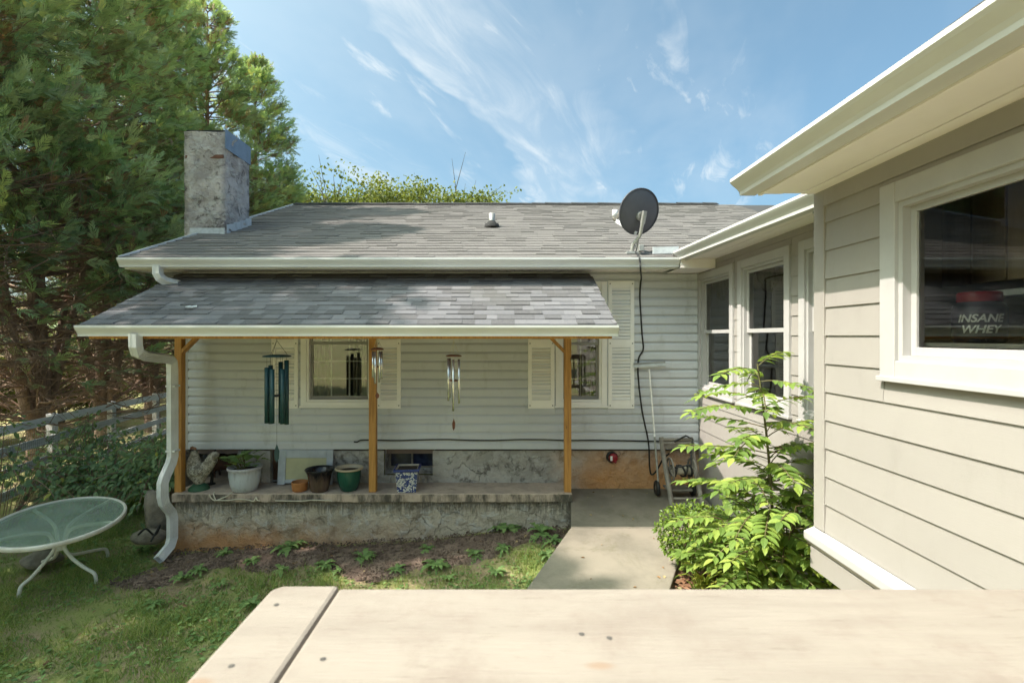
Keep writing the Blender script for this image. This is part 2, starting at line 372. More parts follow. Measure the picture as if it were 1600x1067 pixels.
def leaf_mat(name, stops, trans=.35, rough=.55, attr=True):
    g = G(name); r = g.attr() if attr else g.rnd()
    v = g.obj((1,1,1), True)
    col = g.cr(r, stops)
    col = g.mix(g.math('MULTIPLY', g.ramp(g.noise(v, 1.2, 3), .35, .7), .35), col, stops[0][1])
    g.put(g.b.inputs['Base Color'], col); g.b.inputs['Roughness'].default_value = rough; g.b.inputs['Specular IOR Level'].default_value = .3
    t = g.N('ShaderNodeBsdfTranslucent'); g.L(g.mix(1.0, col, (1.15,1.1,.55), 'MULTIPLY'), t.inputs[0])
    mx = g.N('ShaderNodeMixShader'); mx.inputs[0].default_value = trans; g.L(g.b.outputs[0], mx.inputs[1]); g.L(t.outputs[0], mx.inputs[2]); g.L(mx.outputs[0], g.out.inputs[0])
    return g.m
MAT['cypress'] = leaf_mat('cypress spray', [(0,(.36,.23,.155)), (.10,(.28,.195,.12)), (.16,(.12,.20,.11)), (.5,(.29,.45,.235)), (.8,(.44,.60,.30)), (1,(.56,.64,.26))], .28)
MAT['decid'] = leaf_mat('far leaves', [(0,(.09,.125,.035)), (.5,(.17,.21,.06)), (1,(.29,.30,.09))], .4)
MAT['vine'] = leaf_mat('vine leaf', [(0,(.13,.22,.13)), (.5,(.28,.40,.21)), (.9,(.45,.53,.27)), (1,(.62,.60,.14))], .4)
MAT['sap'] = leaf_mat('sapling leaf', [(0,(.11,.18,.045)), (.5,(.21,.31,.07)), (1,(.38,.46,.10))], .42, .5)
MAT['sap_one'] = leaf_mat('sapling leaflet', [(0,(.11,.18,.045)), (.5,(.21,.31,.07)), (1,(.38,.46,.10))], .42, .5, False)
MAT['box'] = leaf_mat('round shrub leaf', [(0,(.060,.105,.016)), (.5,(.115,.185,.026)), (1,(.24,.30,.045))], .3, .4)
MAT['weed'] = leaf_mat('weed leaf', [(0,(.13,.22,.08)), (.5,(.22,.34,.12)), (1,(.34,.46,.17))], .35)
MAT['grass'] = leaf_mat('grass blade', [(0,(.16,.24,.07)), (.5,(.29,.39,.12)), (.88,(.42,.48,.17)), (1,(.58,.52,.30))], .42)
MAT['lily'] = leaf_mat('strap leaf', [(0,(.12,.18,.03)), (.6,(.22,.27,.04)), (1,(.36,.33,.07))], .35)
MAT['stem'] = simple('green brown stem', (.12,.12,.045), (.10,.06,.035), 9, .7, .1)
def m_glass(name, tint, ior=1.9, rough=0.0):
    g = G(name); g.t.nodes.remove(g.b)
    tr = g.N('ShaderNodeBsdfTransparent'); tr.inputs[0].default_value = (*tint, 1); gl = g.N('ShaderNodeBsdfGlossy'); gl.inputs['Roughness'].default_value = rough
    fr = g.N('ShaderNodeFresnel'); fr.inputs[0].default_value = ior
    mx = g.N('ShaderNodeMixShader'); g.L(fr.outputs[0], mx.inputs[0]); g.L(tr.outputs[0], mx.inputs[1]); g.L(gl.outputs[0], mx.inputs[2]); g.L(mx.outputs[0], g.out.inputs[0])
    return g.m
MAT['glass'] = m_glass('window glass', (.92,.94,.92), 2.3); 
MAT['glass_near'] = m_glass('large window glass', (.96,.97,.96), 1.75)
def m_tableglass():
    g = G('frosted table glass')
    d = g.N('ShaderNodeBsdfTransparent'); d.inputs[0].default_value = (.78,.86,.81,1)
    g.put(g.b.inputs['Base Color'], (.50,.60,.52)); g.b.inputs['Roughness'].default_value = .22
    mx = g.N('ShaderNodeMixShader'); g.put(mx.inputs[0], g.ramp(g.noise(g.obj((1,1,1)), 3, 5), .3, .7, .22, .40)); g.L(d.outputs[0], mx.inputs[1]); g.L(g.b.outputs[0], mx.inputs[2]); g.L(mx.outputs[0], g.out.inputs[0])
    return g.m
MAT['tableglass'] = m_tableglass()
def m_glaze(name, top, low, z0, z1, rough=.25, streak=True):
    g = G(name); v = g.obj((9,9,1.2)); x = g.xyz(g.obj())
    z = g.math('ADD', x[2], g.math('MULTIPLY', g.math('SUBTRACT', g.noise(v, 2.5, 4, .6), .5), .22 if streak else .02))
    col = g.mix(g.ramp(z, z0, z1), low, top)
    col = g.mix(g.math('MULTIPLY', g.ramp(g.noise(v, 5, 6, .7), .5, .72), .45), col, tuple(q*.35 for q in low))
    return g.done(col, rough, g.noise(g.obj(), 30, 3), .06, .004)
def m_mosaic():
    g = G('blue white mosaic glaze'); v = g.obj()
    c = g.voro(v, 62, 'F1', 1); e = g.voro(v, 62, 'DISTANCE_TO_EDGE')
    sp = g.N('ShaderNodeSeparateColor'); g.L(c, sp.inputs[0])
    col = g.cr(sp.outputs[0], [(0, (.02,.035,.16)), (.42, (.03,.06,.22)), (.5, (.50,.52,.55)), (1, (.62,.62,.60))])
    col = g.mix(g.ramp(e, .02, .07), (.03,.04,.12), col)
    return g.done(col, .25, e, .2, .003)
MAT['mosaic'] = m_mosaic()
def m_rooster():
    g = G('worn painted concrete'); v = g.obj()
    col = g.mix(g.ramp(g.noise(v, 22, 6, .7), .40, .60), (.46,.43,.37), (.17,.15,.12))
    col = g.mix(g.math('MULTIPLY', g.ramp(g.noise(v, 60, 3, .7), .52, .62), .8), col, (.07,.06,.05))
    return g.done(col, .85, g.noise(v, 50, 5, .7), .7, .01)
MAT['rooster'] = m_rooster()
MAT['mound'] = simple('faded green paint', (.035,.12,.065), (.05,.10,.06), 20, .7, .4)

# ------------------------------------------------------------------ ground, beds, walkway
def gz(x, y):
    z = -2.72 + .20*sm(-3.5, .8, x)*sm(9, 5.5, y) + .10*sm(-4, -1, x)*sm(4.8, 6.4, y)*sm(9, 7, y)
    z += .26*sm(1.0, 1.75, x)
    z -= .10*sm(-4.5, -9, x)*sm(8, 4, y)
    z += .045*math.sin(x*1.7 + .6)*math.sin(y*1.3) + .02*math.sin(x*5.1)*math.sin(y*4.3 + 1)
    r = math.hypot(x + 3, y - 6)
    z += 4.0*sm(22, 90, r)
    return z
def build_ground():
    def axis(lo, hi, step, far):
        a = list(np.arange(lo, hi + 1e-6, step)); k = step; p = a[-1]; q = a[0]; up, dn = [], []
        while p < far: k *= 1.28; p += k; up.append(p)
        k = step
        while q > -far: k *= 1.28; q -= k; dn.append(q)
        return dn[::-1] + a + up
    xs, ys = axis(-7.5, 3.0, .12, 900), axis(2.4, 9, .12, 900)
    V = [(x, y, gz(x, y)) for y in ys for x in xs]; n = len(xs)
    Fc = [(j*n+i, j*n+i+1, (j+1)*n+i+1, (j+1)*n+i) for j in range(len(ys)-1) for i in range(n-1)]
    o = link('ground', fast_mesh('ground', V, Fc, MAT['ground'], smooth=True)); tag(o, kind='structure')
build_ground()
def bed(name, mat, poly_fn, x0, x1, y0, y1, lift, rough, step=.05):
    xs, ys = np.arange(x0, x1, step), np.arange(y0, y1, step); idx = {}; V = []; Fc = []
    r2 = random.Random(3)
    for y in ys:
        for x in xs:
            w = poly_fn(x, y)
            if w > 0: idx[(round(x/step), round(y/step))] = len(V); V.append((x, y, gz(x, y) + lift*min(1, w*4) - .02*(1 - min(1, w*5)) + r2.uniform(-rough, rough)))
    for (i, j), k in list(idx.items()):
        q = [idx.get(t) for t in ((i, j), (i+1, j), (i+1, j+1), (i, j+1))]
        if None not in q: Fc.append(q)
    o = link(name, fast_mesh(name, V, Fc, mat, smooth=True)); tag(o, kind='structure'); return o
def soil_w(x, y):                                        # bare earth in front of the ledge
    edge = 5.62 + .16*math.sin(x*2.1 + 1) + .10*math.sin(x*5.3)
    w = min(y - edge, 6.5 - y, x + 4.3 + .2*math.sin(y*7), .72 + (y - 5.72)*.35 - x if y < 5.72 else .82 - x)
    return w
bed('soil_bed', MAT['soil'], soil_w, -4.5, 1.2, 5.0, 6.52, .035, .014)
def mulch_w(x, y):
    right_edge = 1.39 + (y - 4.4)*.48 if y < 5.2 else 1.78 + (y - 5.2)*.45
    return min(x - right_edge - .01, 2.62 - x, y - 2.9, 6.0 - y)
bed('mulch_bed', MAT['mulch'], mulch_w, 1.0, 2.66, 2.9, 6.0, .03, .012)
def wz(y): return -2.05 - (6.93 - y)*.068
def slab(name, pts):
    m = MB(); m.prism(pts, lambda p: (p[0], p[1], wz(p[1]) - .16), lambda p: (p[0], p[1], wz(p[1])))
    o = m.build(name, MAT['concrete'], bevel=.012); tag(o, kind='structure'); return o
slab('walkway', [(.845,6.925), (.815,6.4), (.73,5.735), (2.02,5.735), (2.2,6.0), (2.55,6.25), (2.585,6.925)])
slab('walkway', [(.725,5.723), (.18,4.50), (-.55,2.85), (.72,2.85), (1.42,4.45), (1.72,5.05), (2.01,5.723)])
def crumbs(name, mat, n, wfn, x0, x1, y0, y1, s0, s1, flat, lift):
    V = []; Fc = []
    k = 0
    base = np.array([(1,0,0),(0,1,0),(-1,0,0),(0,-1,0),(0,0,1),(0,0,-1)], float); fs = [(0,1,4),(1,2,4),(2,3,4),(3,0,4),(1,0,5),(2,1,5),(3,2,5),(0,3,5)]
    while k < n:
        x, y = rng.uniform(x0, x1), rng.uniform(y0, y1)
        if wfn(x, y) < .02: continue
        s = rng.uniform(s0, s1)*(1 + (rng.random() < .08)); a = rng.uniform(0, 6.28)
        sc = np.array([s*rng.uniform(.6, 1.6), s*rng.uniform(.5, 1), s*flat*rng.uniform(.6, 1.2)])
        p = base*sc; ca, sa = math.cos(a), math.sin(a); p = np.c_[p[:,0]*ca - p[:,1]*sa, p[:,0]*sa + p[:,1]*ca, p[:,2] + rng.uniform(-.3, .3)*p[:,0]]
        V.append(p + [x, y, gz(x, y) + lift]); Fc.append(np.array(fs) + 6*k); k += 1
    o = link(name, fast_mesh(name, np.concatenate(V), np.concatenate(Fc), mat)); tag(o, kind='stuff'); return o
tag(crumbs('soil_crumbs', MAT['crumb'], 3800, soil_w, -4.4, 1, 5.2, 6.5, .006, .018, .7, .038), 'loose crumbs and small stones on the bare soil before the porch ledge', 'soil crumbs')
tag(crumbs('mulch_chips', MAT['chip'], 2600, mulch_w, 1.1, 2.6, 3.6, 6, .012, .028, .3, .036), 'reddish bark mulch chips in the bed beside the walkway', 'mulch')

# ------------------------------------------------------------------ leaf scattering
def leaf_tpl(w=.5, fold=.12, n=3):
    """An oval leaf along +X, length 1, folded along its midrib."""
    ts = np.linspace(0, 1, n + 2); V = [(0,0,0)]; mid = []; 
    rows = []
    for t in ts[1:-1]:
        h = w/2*math.sin(math.pi*t**.8)
        rows.append(len(V)); V += [(t, h, fold*h*2 - .18*t*t), (t, 0, -.18*t*t), (t, -h, fold*h*2 - .18*t*t)]
    V.append((1, 0, -.22)); e = len(V) - 1; T = []
    a = rows[0]; T += [(0, a+1, a), (0, a+2, a+1)]
    for a, b in zip(rows[:-1], rows[1:]): T += [(a, a+1, b), (a+1, b+1, b), (a+1, a+2, b+1), (a+2, b+2, b+1)]
    a = rows[-1]; T += [(a, a+1, e), (a+1, a+2, e)]
    return np.array(V), np.array(T)
def frames(dirs, ups):
    X = dirs/np.linalg.norm(dirs, axis=1, keepdims=True); Y = np.cross(ups, X); ln = np.linalg.norm(Y, axis=1, keepdims=True)
    Y = np.where(ln < 1e-4, [[0, 1, 0]], Y/np.maximum(ln, 1e-4)); Z = np.cross(X, Y); return X, Y, Z
def scatter(name, mat, tpl, pts, dirs, ups, sizes, rnd):
    TV, TF = tpl; X, Y, Z = frames(np.asarray(dirs, float), np.asarray(ups, float)); s = np.asarray(sizes, float)[:,None,None]
    V = np.asarray(pts, float)[:,None,:] + s*(TV[None,:,0:1]*X[:,None] + TV[None,:,1:2]*Y[:,None] + TV[None,:,2:3]*Z[:,None])
    n, k = len(pts), len(TV); Fc = (TF[None] + (np.arange(n)*k)[:,None,None]).reshape(-1, 3)
    return fast_mesh(name, V.reshape(-1, 3), Fc, mat, np.repeat(np.clip(rnd, 0, 1), len(TF)))
def unit(n):
    v = NR.normal(size=(n, 3)); return v/np.linalg.norm(v, axis=1, keepdims=True)

# ------------------------------------------------------------------ facade helpers
class Face:
    """A wall plane: u runs along it, o sticks out of it, z is up."""
    def __init__(s, kind, c): s.k = kind; s.c = c
    def p(s, u, o, z): return (u, s.c - o, z) if s.k == 'S' else (s.c - o, u, z)
    def box(s, m, u0, u1, o0, o1, z0, z1):
        poly = [(u0,o0), (u1,o0), (u1,o1), (u0,o1)]
        return m.prism(poly if s.k == 'S' else poly[::-1], lambda q: s.p(q[0], q[1], z0), lambda q: s.p(q[0], q[1], z1))
def holes_rects(u0, u1, z0, z1, holes):
    us = sorted({u0, u1, *[min(max(h[i], u0), u1) for h in holes for i in (0, 1)]}); zs = sorted({z0, z1, *[min(max(h[i], z0), z1) for h in holes for i in (2, 3)]})
    for a, b in zip(us[:-1], us[1:]):
        for c, d in zip(zs[:-1], zs[1:]):
            if not any(h[0] < (a+b)/2 < h[1] and h[2] < (c+d)/2 < h[3] for h in holes): yield a, b, c, d
def siding(face, root, mat, u0, u1, z0, z1, pitch, holes, t=.026, joint=3.6, seed=1):
    r = random.Random(seed); k = 0
    while z0 + k*pitch < z1 - .01:
        a = z0 + k*pitch; b = min(a + pitch, z1); k += 1
        cuts = [(u0, u1)]
        for h in holes:
            if h[2] < b - .004 and h[3] > a + .004:
                cuts = [s for c in cuts for s in ((c[0], min(c[1], h[0])), (max(c[0], h[1]), c[1])) if s[1] - s[0] > .015]
        segs = []
        for c in cuts:
            x = c[0]; off = r.uniform(.5, joint)
            while c[1] - x > joint*.9: segs.append((x, x + off)); x += off; off = joint
            segs.append((x, c[1]))
        segs = [(p, q, a, b) for p, q in segs]
        for h in holes:
            if a + .012 < h[2] < b - .004: segs.append((h[0], h[1], a, h[2]))
            if a + .004 < h[3] < b - .012: segs.append((h[0], h[1], h[3], b))
        a_, b_ = a, b
        for s in segs:
            a, b = s[2], s[3]
            m = MB(); g = .0012; top = b + (.008 if b == b_ else 0)
            prof = [(0, a), (t, a), (t*.97, a + (b-a)*.60), (t*.45, a + (b-a)*.80), (.002, b - .022), (.001, top), (0, top)] if pitch < .15 and b - a > .06 else [(0, a), (t, a), (.0035, top), (0, top)]
            if face.k == 'W': prof = prof[::-1]
            m.prism(prof, lambda q: face.p(s[0] + g, q[0], q[1]), lambda q: face.p(s[1] - g, q[0], q[1]))
            m.build('siding_board', mat, root)
def window(face, root, u0, u1, z0, z1, casing=.085, meet=None, grid=None, sashmat=None, single=False, glass='glass'):
    """Casing (the part) > sash, pane, muntin, sill (sub-parts)."""
    m = MB(); o1 = .034
    face.box(m, u0, u0+casing, -.02, o1, z0, z1); face.box(m, u1-casing, u1, -.02, o1, z0, z1)
    face.box(m, u0+casing, u1-casing, -.02, o1-.002, z1-casing, z1); face.box(m, u0+casing, u1-casing, -.02, o1-.002, z0, z0+casing)
    tm = MAT['shutter'] if grid else MAT['trim']; w = m.build('window', tm, root, bevel=.004)  # casing colour offsets the light: brighter on shaded porch, darker on sunlit wings
    a, b, c, d = u0+casing, u1-casing, z0+casing, z1-casing
    m = MB(); j = .028
    for (p, q, e, f) in ((a, a+j, c, d), (b-j, b, c, d), (a+j, b-j, d-j, d), (a+j, b-j, c, c+j)): face.box(m, p, q, -.10, .012, e, f)
    m.build('jamb', tm, w)
    a += j; b -= j; c += j; d -= j; sw = .034; sm_ = sashmat or MAT['trim']
    for top in ((False,) if single else (True, False)):
        lo, hi = (c, d) if single else ((meet - .02, d) if top else (c, meet + .02)); od = -.02 if top else -.055
        if single: od = -.03
        if not top: od, = (-.03,) if single else (-.05,)
        if top: od = -.022
        m = MB(); th = .026
        for (p, q, e, f) in ((a, a+sw, lo, hi), (b-sw, b, lo, hi), (a+sw, b-sw, hi-sw, hi), (a+sw, b-sw, lo, lo+sw*1.25)): face.box(m, p, q, od-th, od, e, f)
        m.build('sash', sm_, w, bevel=.002)
        m = MB(); ga, gb, gc, gd = a+sw-.004, b-sw+.004, lo+sw*1.25-.004, hi-sw+.004
        m.add([face.p(ga, od-.013, gc), face.p(gb, od-.013, gc), face.p(gb, od-.013, gd), face.p(ga, od-.013, gd)], [(0,1,2,3) if face.k == 'S' else (3,2,1,0)])
        m.build('pane', MAT[glass], w)
        if grid:
            nu, nz = grid
            for i in range(1, nu):
                u = ga + (gb-ga)*i/nu; m = MB(); face.box(m, u-.007, u+.007, od-.030, od-.016, gc, gd); m.build('muntin', MAT['shutter'], w)
            for i in range(1, nz):
                z = gc + (gd-gc)*i/nz; m = MB(); face.box(m, ga, gb, od-.0285, od-.0175, z-.007, z+.007); m.build('muntin', MAT['shutter'], w)
    m = MB(); face.box(m, u0-.012, u1+.012, 0, o1+.012, z0-.004, z0+.022); m.build('sill', tm, w, bevel=.003)
    return w, (a, b, c, d)
def curtains(face, root, a, b, c, d, depth=.16, gap=.0, mat='curtain', folds=60):
    m = MB(); n = 48
    for lo, hi in (((a, b),) if gap <= 0 else ((a, (a+b)/2 - gap/2), ((a+b)/2 + gap/2, b))):
        P = []
        for i in range(n + 1):
            u = lo + (hi-lo)*i/n; o = -depth + .022*math.sin(u*folds) + .008*math.sin(u*folds*2.7 + 1)
            P += [face.p(u, o, c - .05), face.p(u, o, d + .05)]
        m.add(P, [(2*i, 2*i+2, 2*i+3, 2*i+1) for i in range(n)], True)
    m.build('curtain', MAT[mat], root)
def gutter_prof(h=.11, d=.125):
    """(out, z) shell of a K style gutter, back at out=0, bottom z=0."""
    outer = [(0, 0), (d*.60, 0), (d*.62, h*.20), (d*.70, h*.36), (d*.92, h*.66), (d, h*.80), (d, h)]
    inner = [(d-.016, h), (d-.016, h-.012), (d-.006, h-.012), (d-.006, h*.8), (d*.87, h*.66), (d*.65, h*.38), (d*.57, h*.22), (d*.55, .006), (.006, .006), (.006, h), (0, h)]
    return outer + inner
def gutter(face, name, root, u0, u1, z, mat, dz=0, h=.11, d=.125):
    prof = gutter_prof(h, d)
    if face.k == 'W': prof = prof[::-1]
    m = MB(); m.prism(prof, lambda q: face.p(u0, q[0], z + q[1]), lambda q: face.p(u1, q[0], z + dz + q[1]))
    for u, s, zz in ((u0, 1, z), (u1, -1, z + dz)):                     # end caps
        cap = gutter_prof(h, d)[:7] + [(0, h)]
        if face.k == 'W': cap = cap[::-1]
        m.prism(cap, lambda q: face.p(u + s*.002, q[0], zz + q[1]), lambda q: face.p(u + s*.006, q[0], zz + q[1]))
    return m.build(name, mat, root)

# ------------------------------------------------------------------ the main house
YW, XL, XR = 6.90, -4.34, 2.61
S = Face('S', YW)
house = thing('house', (0, 9, -2.5), 'single storey grey house with vinyl siding, cream shutters and long shingled roof behind the porch', 'house')
pxw = lambda x: (x - VX)/F*YW
pzw = lambda y: (VY - y)/F*YW
zb, zt = -1.51, .868
win1 = (pxw(471), pxw(587.5), pzw(636), .74); win2 = (pxw(868), pxw(948), pzw(636), .74)
def hole(w, c=.09): return (w[0]+c, w[1]-c, w[2]+c, w[3]-c)
def build_wall():
    m = MB()
    for a, b, c, d in holes_rects(XL, XR, zb, zt + .05, [hole(win1), hole(win2)]): S.box(m, a, b, -.11, 0, c, d)
    m.box(XL, XL + .11, YW + .11, 16.4, -1.51, zt + .05)                  # gable side wall
    m.box(XL + .11, 6.0, 16.3, 16.4, -1.51, zt + .05); m.box(6.0, 6.11, YW + .11, 16.4, -1.51, zt + .05)
    m.prism([(YW, zt + .05), (16.4, zt + .05), (11.7, 2.9)], lambda q: (XL, q[0], q[1]), lambda q: (XL + .11, q[0], q[1]))
    m.build('wall', MAT['vinyl'], house)
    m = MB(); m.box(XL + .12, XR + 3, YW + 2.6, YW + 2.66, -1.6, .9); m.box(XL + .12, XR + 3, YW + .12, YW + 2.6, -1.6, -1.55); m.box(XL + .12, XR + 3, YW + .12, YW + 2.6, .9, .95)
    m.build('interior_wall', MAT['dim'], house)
build_wall()
siding(S, house, MAT['vinyl'], XL + .075, XR - .02, zb, zt, .1205, [win1, win2], seed=4)
m = MB(); m.box(XL - .012, XL + .075, YW - .022, YW + .02, zb - .01, zt); m.box(XL - .012, XL + .0, YW + .02, YW + .09, zb - .01, zt); m.build('corner_post', MAT['trim'], house, bevel=.004)
w1, i1 = window(S, house, *win1, meet=pzw(536), grid=(3, 3), sashmat=MAT['sash'], casing=.075)
w2, i2 = window(S, house, *win2, meet=pzw(537), grid=(2, 3), sashmat=MAT['sash'], casing=.075)
curtains(S, house, *i1, gap=.34); curtains(S, house, *i2, gap=.30, folds=75)
def shutter(x0, x1, z0, z1):
    m = MB(); st = .05; o0, o1 = .016, .042
    S.box(m, x0, x0+st, o0, o1, z0, z1); S.box(m, x1-st, x1, o0, o1, z0, z1)
    zm = pzw(536.5)
    rails = ((z0, z0+.115), (zm-.055, zm+.055), (z1-.09, z1))
    for a, b in rails: S.box(m, x0+st, x1-st, o0, o1-.002, a, b)
    sh = m.build('shutter', MAT['shutter'], house, bevel=.003)
    m = MB()
    for a, b in ((rails[0][1], rails[1][0]), (rails[1][1], rails[2][0])):
        n = round((b-a)/.044); p = (b-a)/n
        for i in range(n):
            z = a + (i+.5)*p
            m.prism([(.018, z+p*.50), (.038, z-p*.22), (.038, z-p*.34), (.018, z+p*.30)], lambda q: S.p(x0+st-.002, q[0], q[1]), lambda q: S.p(x1-st+.002, q[0], q[1]))
        S.box(m, x0+st, x1-st, .0155, .019, a, b)
    tag(m.build('louver_panel', MAT['shutter'], sh), kind='stuff')
    for x in (x0+.025, x1-.025):
        for z in (z0+.04, zm, z1-.04):
            m = MB(); m.lathe([(.0001, -.046), (.008, -.0455), (.008, -.040)], 8, (x, YW, z), axis='y'); m.build('screw', MAT['screw'], sh)
z_s0, z_s1 = pzw(637.5), .748
for a, b in ((426, 467.2), (590, 627), (825, 866), (949.5, 990)): shutter(pxw(a), pxw(b), z_s0, z_s1)
# soffit boards (ribbed across), fascia and gutter
m = MB()
x = XL - .44
while x < 2.12:
    m.box(x, x + .094, 6.46, YW - .022, .862 + (.006 if int(x*10) % 2 else .004), .874); x += .10
o = m.build('soffit', MAT['soffit'], house)
m = MB(); m.box(XL - .45, 2.2, 6.44, 6.458, .85, .985); m.box(XL - .452, XL - .434, 6.46, 9.0, .85, .985); m.build('fascia', MAT['gutter'], house)
gutter(Face('S', 6.44), 'gutter', house, XL - .465, 2.16, .866, MAT['gutter'])
# elbow of the upper downspout
SEC = [(-1,-.75), (-.92,-.85)] + [q for k in range(4) for q in ((-.62 + k*.36, -.85), (-.55 + k*.36, -.76), (-.48 + k*.36, -.76), (-.41 + k*.36, -.85))] + [(.92,-.85), (1,-.75), (1,-.35), (.93,-.28), (.93,.28), (1,.35), (1,.75), (.92,.85)] + [q for k in range(4) for q in ((.67 - k*.36, .85), (.60 - k*.36, .76), (.53 - k*.36, .76), (.46 - k*.36, .85))] + [(-.92,.85), (-1,.75), (-1,.35), (-.93,.28), (-.93,-.28), (-1,-.35)]
e0 = at(247, 420, 6.40)
MB().tube([e0 + Vector((0, 0, .04)), e0 + Vector((0, 0, -.06)), e0 + Vector((.015, .015, -.11)), e0 + Vector((.06, .06, -.155)), e0 + Vector((.20, .2, -.20))], .052, sect=SEC).build('downspout', MAT['gutter'], house)
# roof
RE, RR = (6.36, .990), (11.70, 3.03); RS = (RR[1]-RE[1])/(RR[0]-RE[0])
rz = lambda y: RE[1] + (y - RE[0])*RS
RX0, RX1 = XL - .46, 6.6
m = MB(); m.prism([(RE[0], RE[1]-.03), (RR[0], RR[1]-.03), (17.0, .95), (17.0, .93), (RR[0], RR[1]-.16), (RE[0], RE[1]-.06)], lambda q: (RX0, q[0], q[1]), lambda q: (RX1, q[0], q[1]))
roof = m.build('roof', MAT['felt'], house)
m = MB(); m.bar((RX0 - .008, RE[0] + .02, RE[1] - .05), (RX0 - .008, RR[0], RR[1] - .05), .016, .13); m.build('rake_board', MAT['gutter'], house)
def tabs(y0, y1, z0, slope, x0, x1, course, wmin, wmax, seed, th=(.006, .008, .010)):
    """All shingle tabs of a roof slope: (x0, x1, y0, z0, y1, z1, thickness) rows from the eave upwards."""
    r = random.Random(seed); c = math.sqrt(1 + slope*slope); dy = course/c; k = 0; out = []
    while y0 + k*dy < y1 - .02:
        a = y0 + k*dy; b = min(a + dy, y1); x = x0 - r.uniform(0, wmax)
        while x < x1:
            w = r.uniform(wmin, wmax); out.append((max(x, x0), min(x + w, x1), a, z0 + (a-y0)*slope, b, z0 + (b-y0)*slope, r.choice(th), k)); x += w
        k += 1
    return [t for t in out if t[1] - t[0] > .03]
def tab_geo(t, g=.0008):
    x0, x1, a, za, b, zb_, th, k = t; e = .010; x0 += g; x1 -= g
    b2, zb2 = b + (b-a)*.10, zb_ + (zb_-za)*.10
    dz = rng.uniform(-.001, .001)
    return [(x0,a,za-.012), (x1,a,za-.012), (x1,a,za+th+dz), (x0,a,za+th-dz), (x1,b2,zb2+.001), (x0,b2,zb2+.001), (x1,b2,zb2-.012), (x0,b2,zb2-.012)], [(0,1,2,3), (3,2,4,5), (1,6,4,2), (0,3,5,7)]
def tabs_mesh(name, ts, mat, o):
    V = []; Fc = []; rn = []
    for t in ts:
        v, f = tab_geo(t); n = len(V); V += v; Fc += [[i + n for i in q] for q in f]; rn += [rng.random()]*4
    return fast_mesh(name, np.array(V) - np.array(o), Fc, mat, rn)
big = tabs(RE[0], RR[0], RE[1] - .018, RS, RX0 - .01, 5.2, .19, .20, .42, 5, (.010, .014, .020))
o = link('shingles', tabs_mesh('shingles', big, MAT['shingle_far'], wloc(roof)), roof); tag(o, 'weathered grey shingle courses of the main roof', kind='stuff')
m = MB(); x = RX0
while x < 4.6:
    w = .30; t = rng.uniform(-.006, .006)
    m.add([(x, RR[0]-.14, RR[1]-.030+t), (x+w*1.04, RR[0]-.14, RR[1]-.036+t), (x+w*1.04, RR[0], RR[1]+.026+t), (x, RR[0], RR[1]+.034+t), (x+w*1.04, RR[0]+.14, RR[1]-.036+t), (x, RR[0]+.14, RR[1]-.030+t),
           (x, RR[0]-.14, RR[1]-.05), (x+w*1.04, RR[0]-.14, RR[1]-.05)], [(0,1,2,3), (3,2,4,5), (6,7,1,0)]); x += w
tag(m.build('ridge_cap', MAT['ridge'], roof), kind='stuff')
# vent pipe on the roof
v0 = Vector((-.232, 8.64, rz(8.64)))
m = MB(); m.lathe([(.13, -.02), (.12, .03), (.075, .06), (.055, .09)], 18, v0); vb = m.build('vent_pipe', MAT['ridge'], roof)
m = MB(); m.lathe([(.05, .07), (.05, .215), (.042, .215), (.042, .12), (.001, .12)], 18, v0); m.build('pipe', MAT['galv'], house)
# white patch of debris on the main roof eave, flashing strip by the dish
m = MB(); m.bar((1.84, 6.40, 1.075), (2.16, 6.40, 1.085), .02, .085); m.build('flashing', MAT['lead'], house)

# chimney: a thing of its own beside the gable
ch = thing('chimney', (-4.70, 8.38, -2.6), 'tall grey stuccoed chimney with blue grey metal band at the left end of the roof', 'chimney')
CX0, CX1, CY0, CY1 = at(288, 0, 8)[0], at(351, 0, 8)[0], 8.0, 8.77
def rough_box(x0, x1, y0, y1, z0, z1, step, amp, seed):
    """A box whose sides are lumpy grids, as trowelled stucco over stone is."""
    r = np.random.default_rng(seed); m = MB(); nz = int((z1-z0)/step)
    ring = []
    nx, ny = max(2, int((x1-x0)/step)), max(2, int((y1-y0)/step))
    for i in range(nx): ring.append((x0+(x1-x0)*i/nx, y0, 0, -1, 0 < i))
    for i in range(ny): ring.append((x1, y0+(y1-y0)*i/ny, 1, 0, 0 < i))
    for i in range(nx): ring.append((x1-(x1-x0)*i/nx, y1, 0, 1, 0 < i))
    for i in range(ny): ring.append((x0, y1-(y1-y0)*i/ny, -1, 0, 0 < i))
    n = len(ring); vs = []
    for k in range(nz + 1):
        z = z0 + (z1-z0)*k/nz
        for (x, y, dx, dy, inner) in ring:
            a = r.uniform(-amp, amp)*(1 if inner else .4); vs.append((x + dx*a, y + dy*a, z + (r.uniform(-amp, amp) if 0 < k < nz else 0)))
    m.add(vs, [(k*n+i, k*n+(i+1) % n, (k+1)*n+(i+1) % n, (k+1)*n+i) for k in range(nz) for i in range(n)], True)
    m.add(vs[-n:], [tuple(range(n))]); return m
rough_box(CX0, CX1, CY0, CY1, -2.7, 3.20, .10, .030, 5).build('stack', MAT['chimney'], ch)
m = MB(); m.box(CX1 + .004, CX1 + .016, CY0 - .004, CY1 + .01, 2.94, 3.245); m.box(CX0 - .01, CX1 + .016, CY1 + .012, CY1 + .02, 2.94, 3.245); m.build('metal_band', MAT['flash'], ch)
m = MB(); m.box(CX0 + .02, CX1 - .005, CY0 + .02, CY1 - .02, 3.20, 3.232); m.build('crown_cap', MAT['ridge'], ch)
brick = simple('old brick', (.17,.075,.05), (.10,.055,.045), 9, .9, .5)
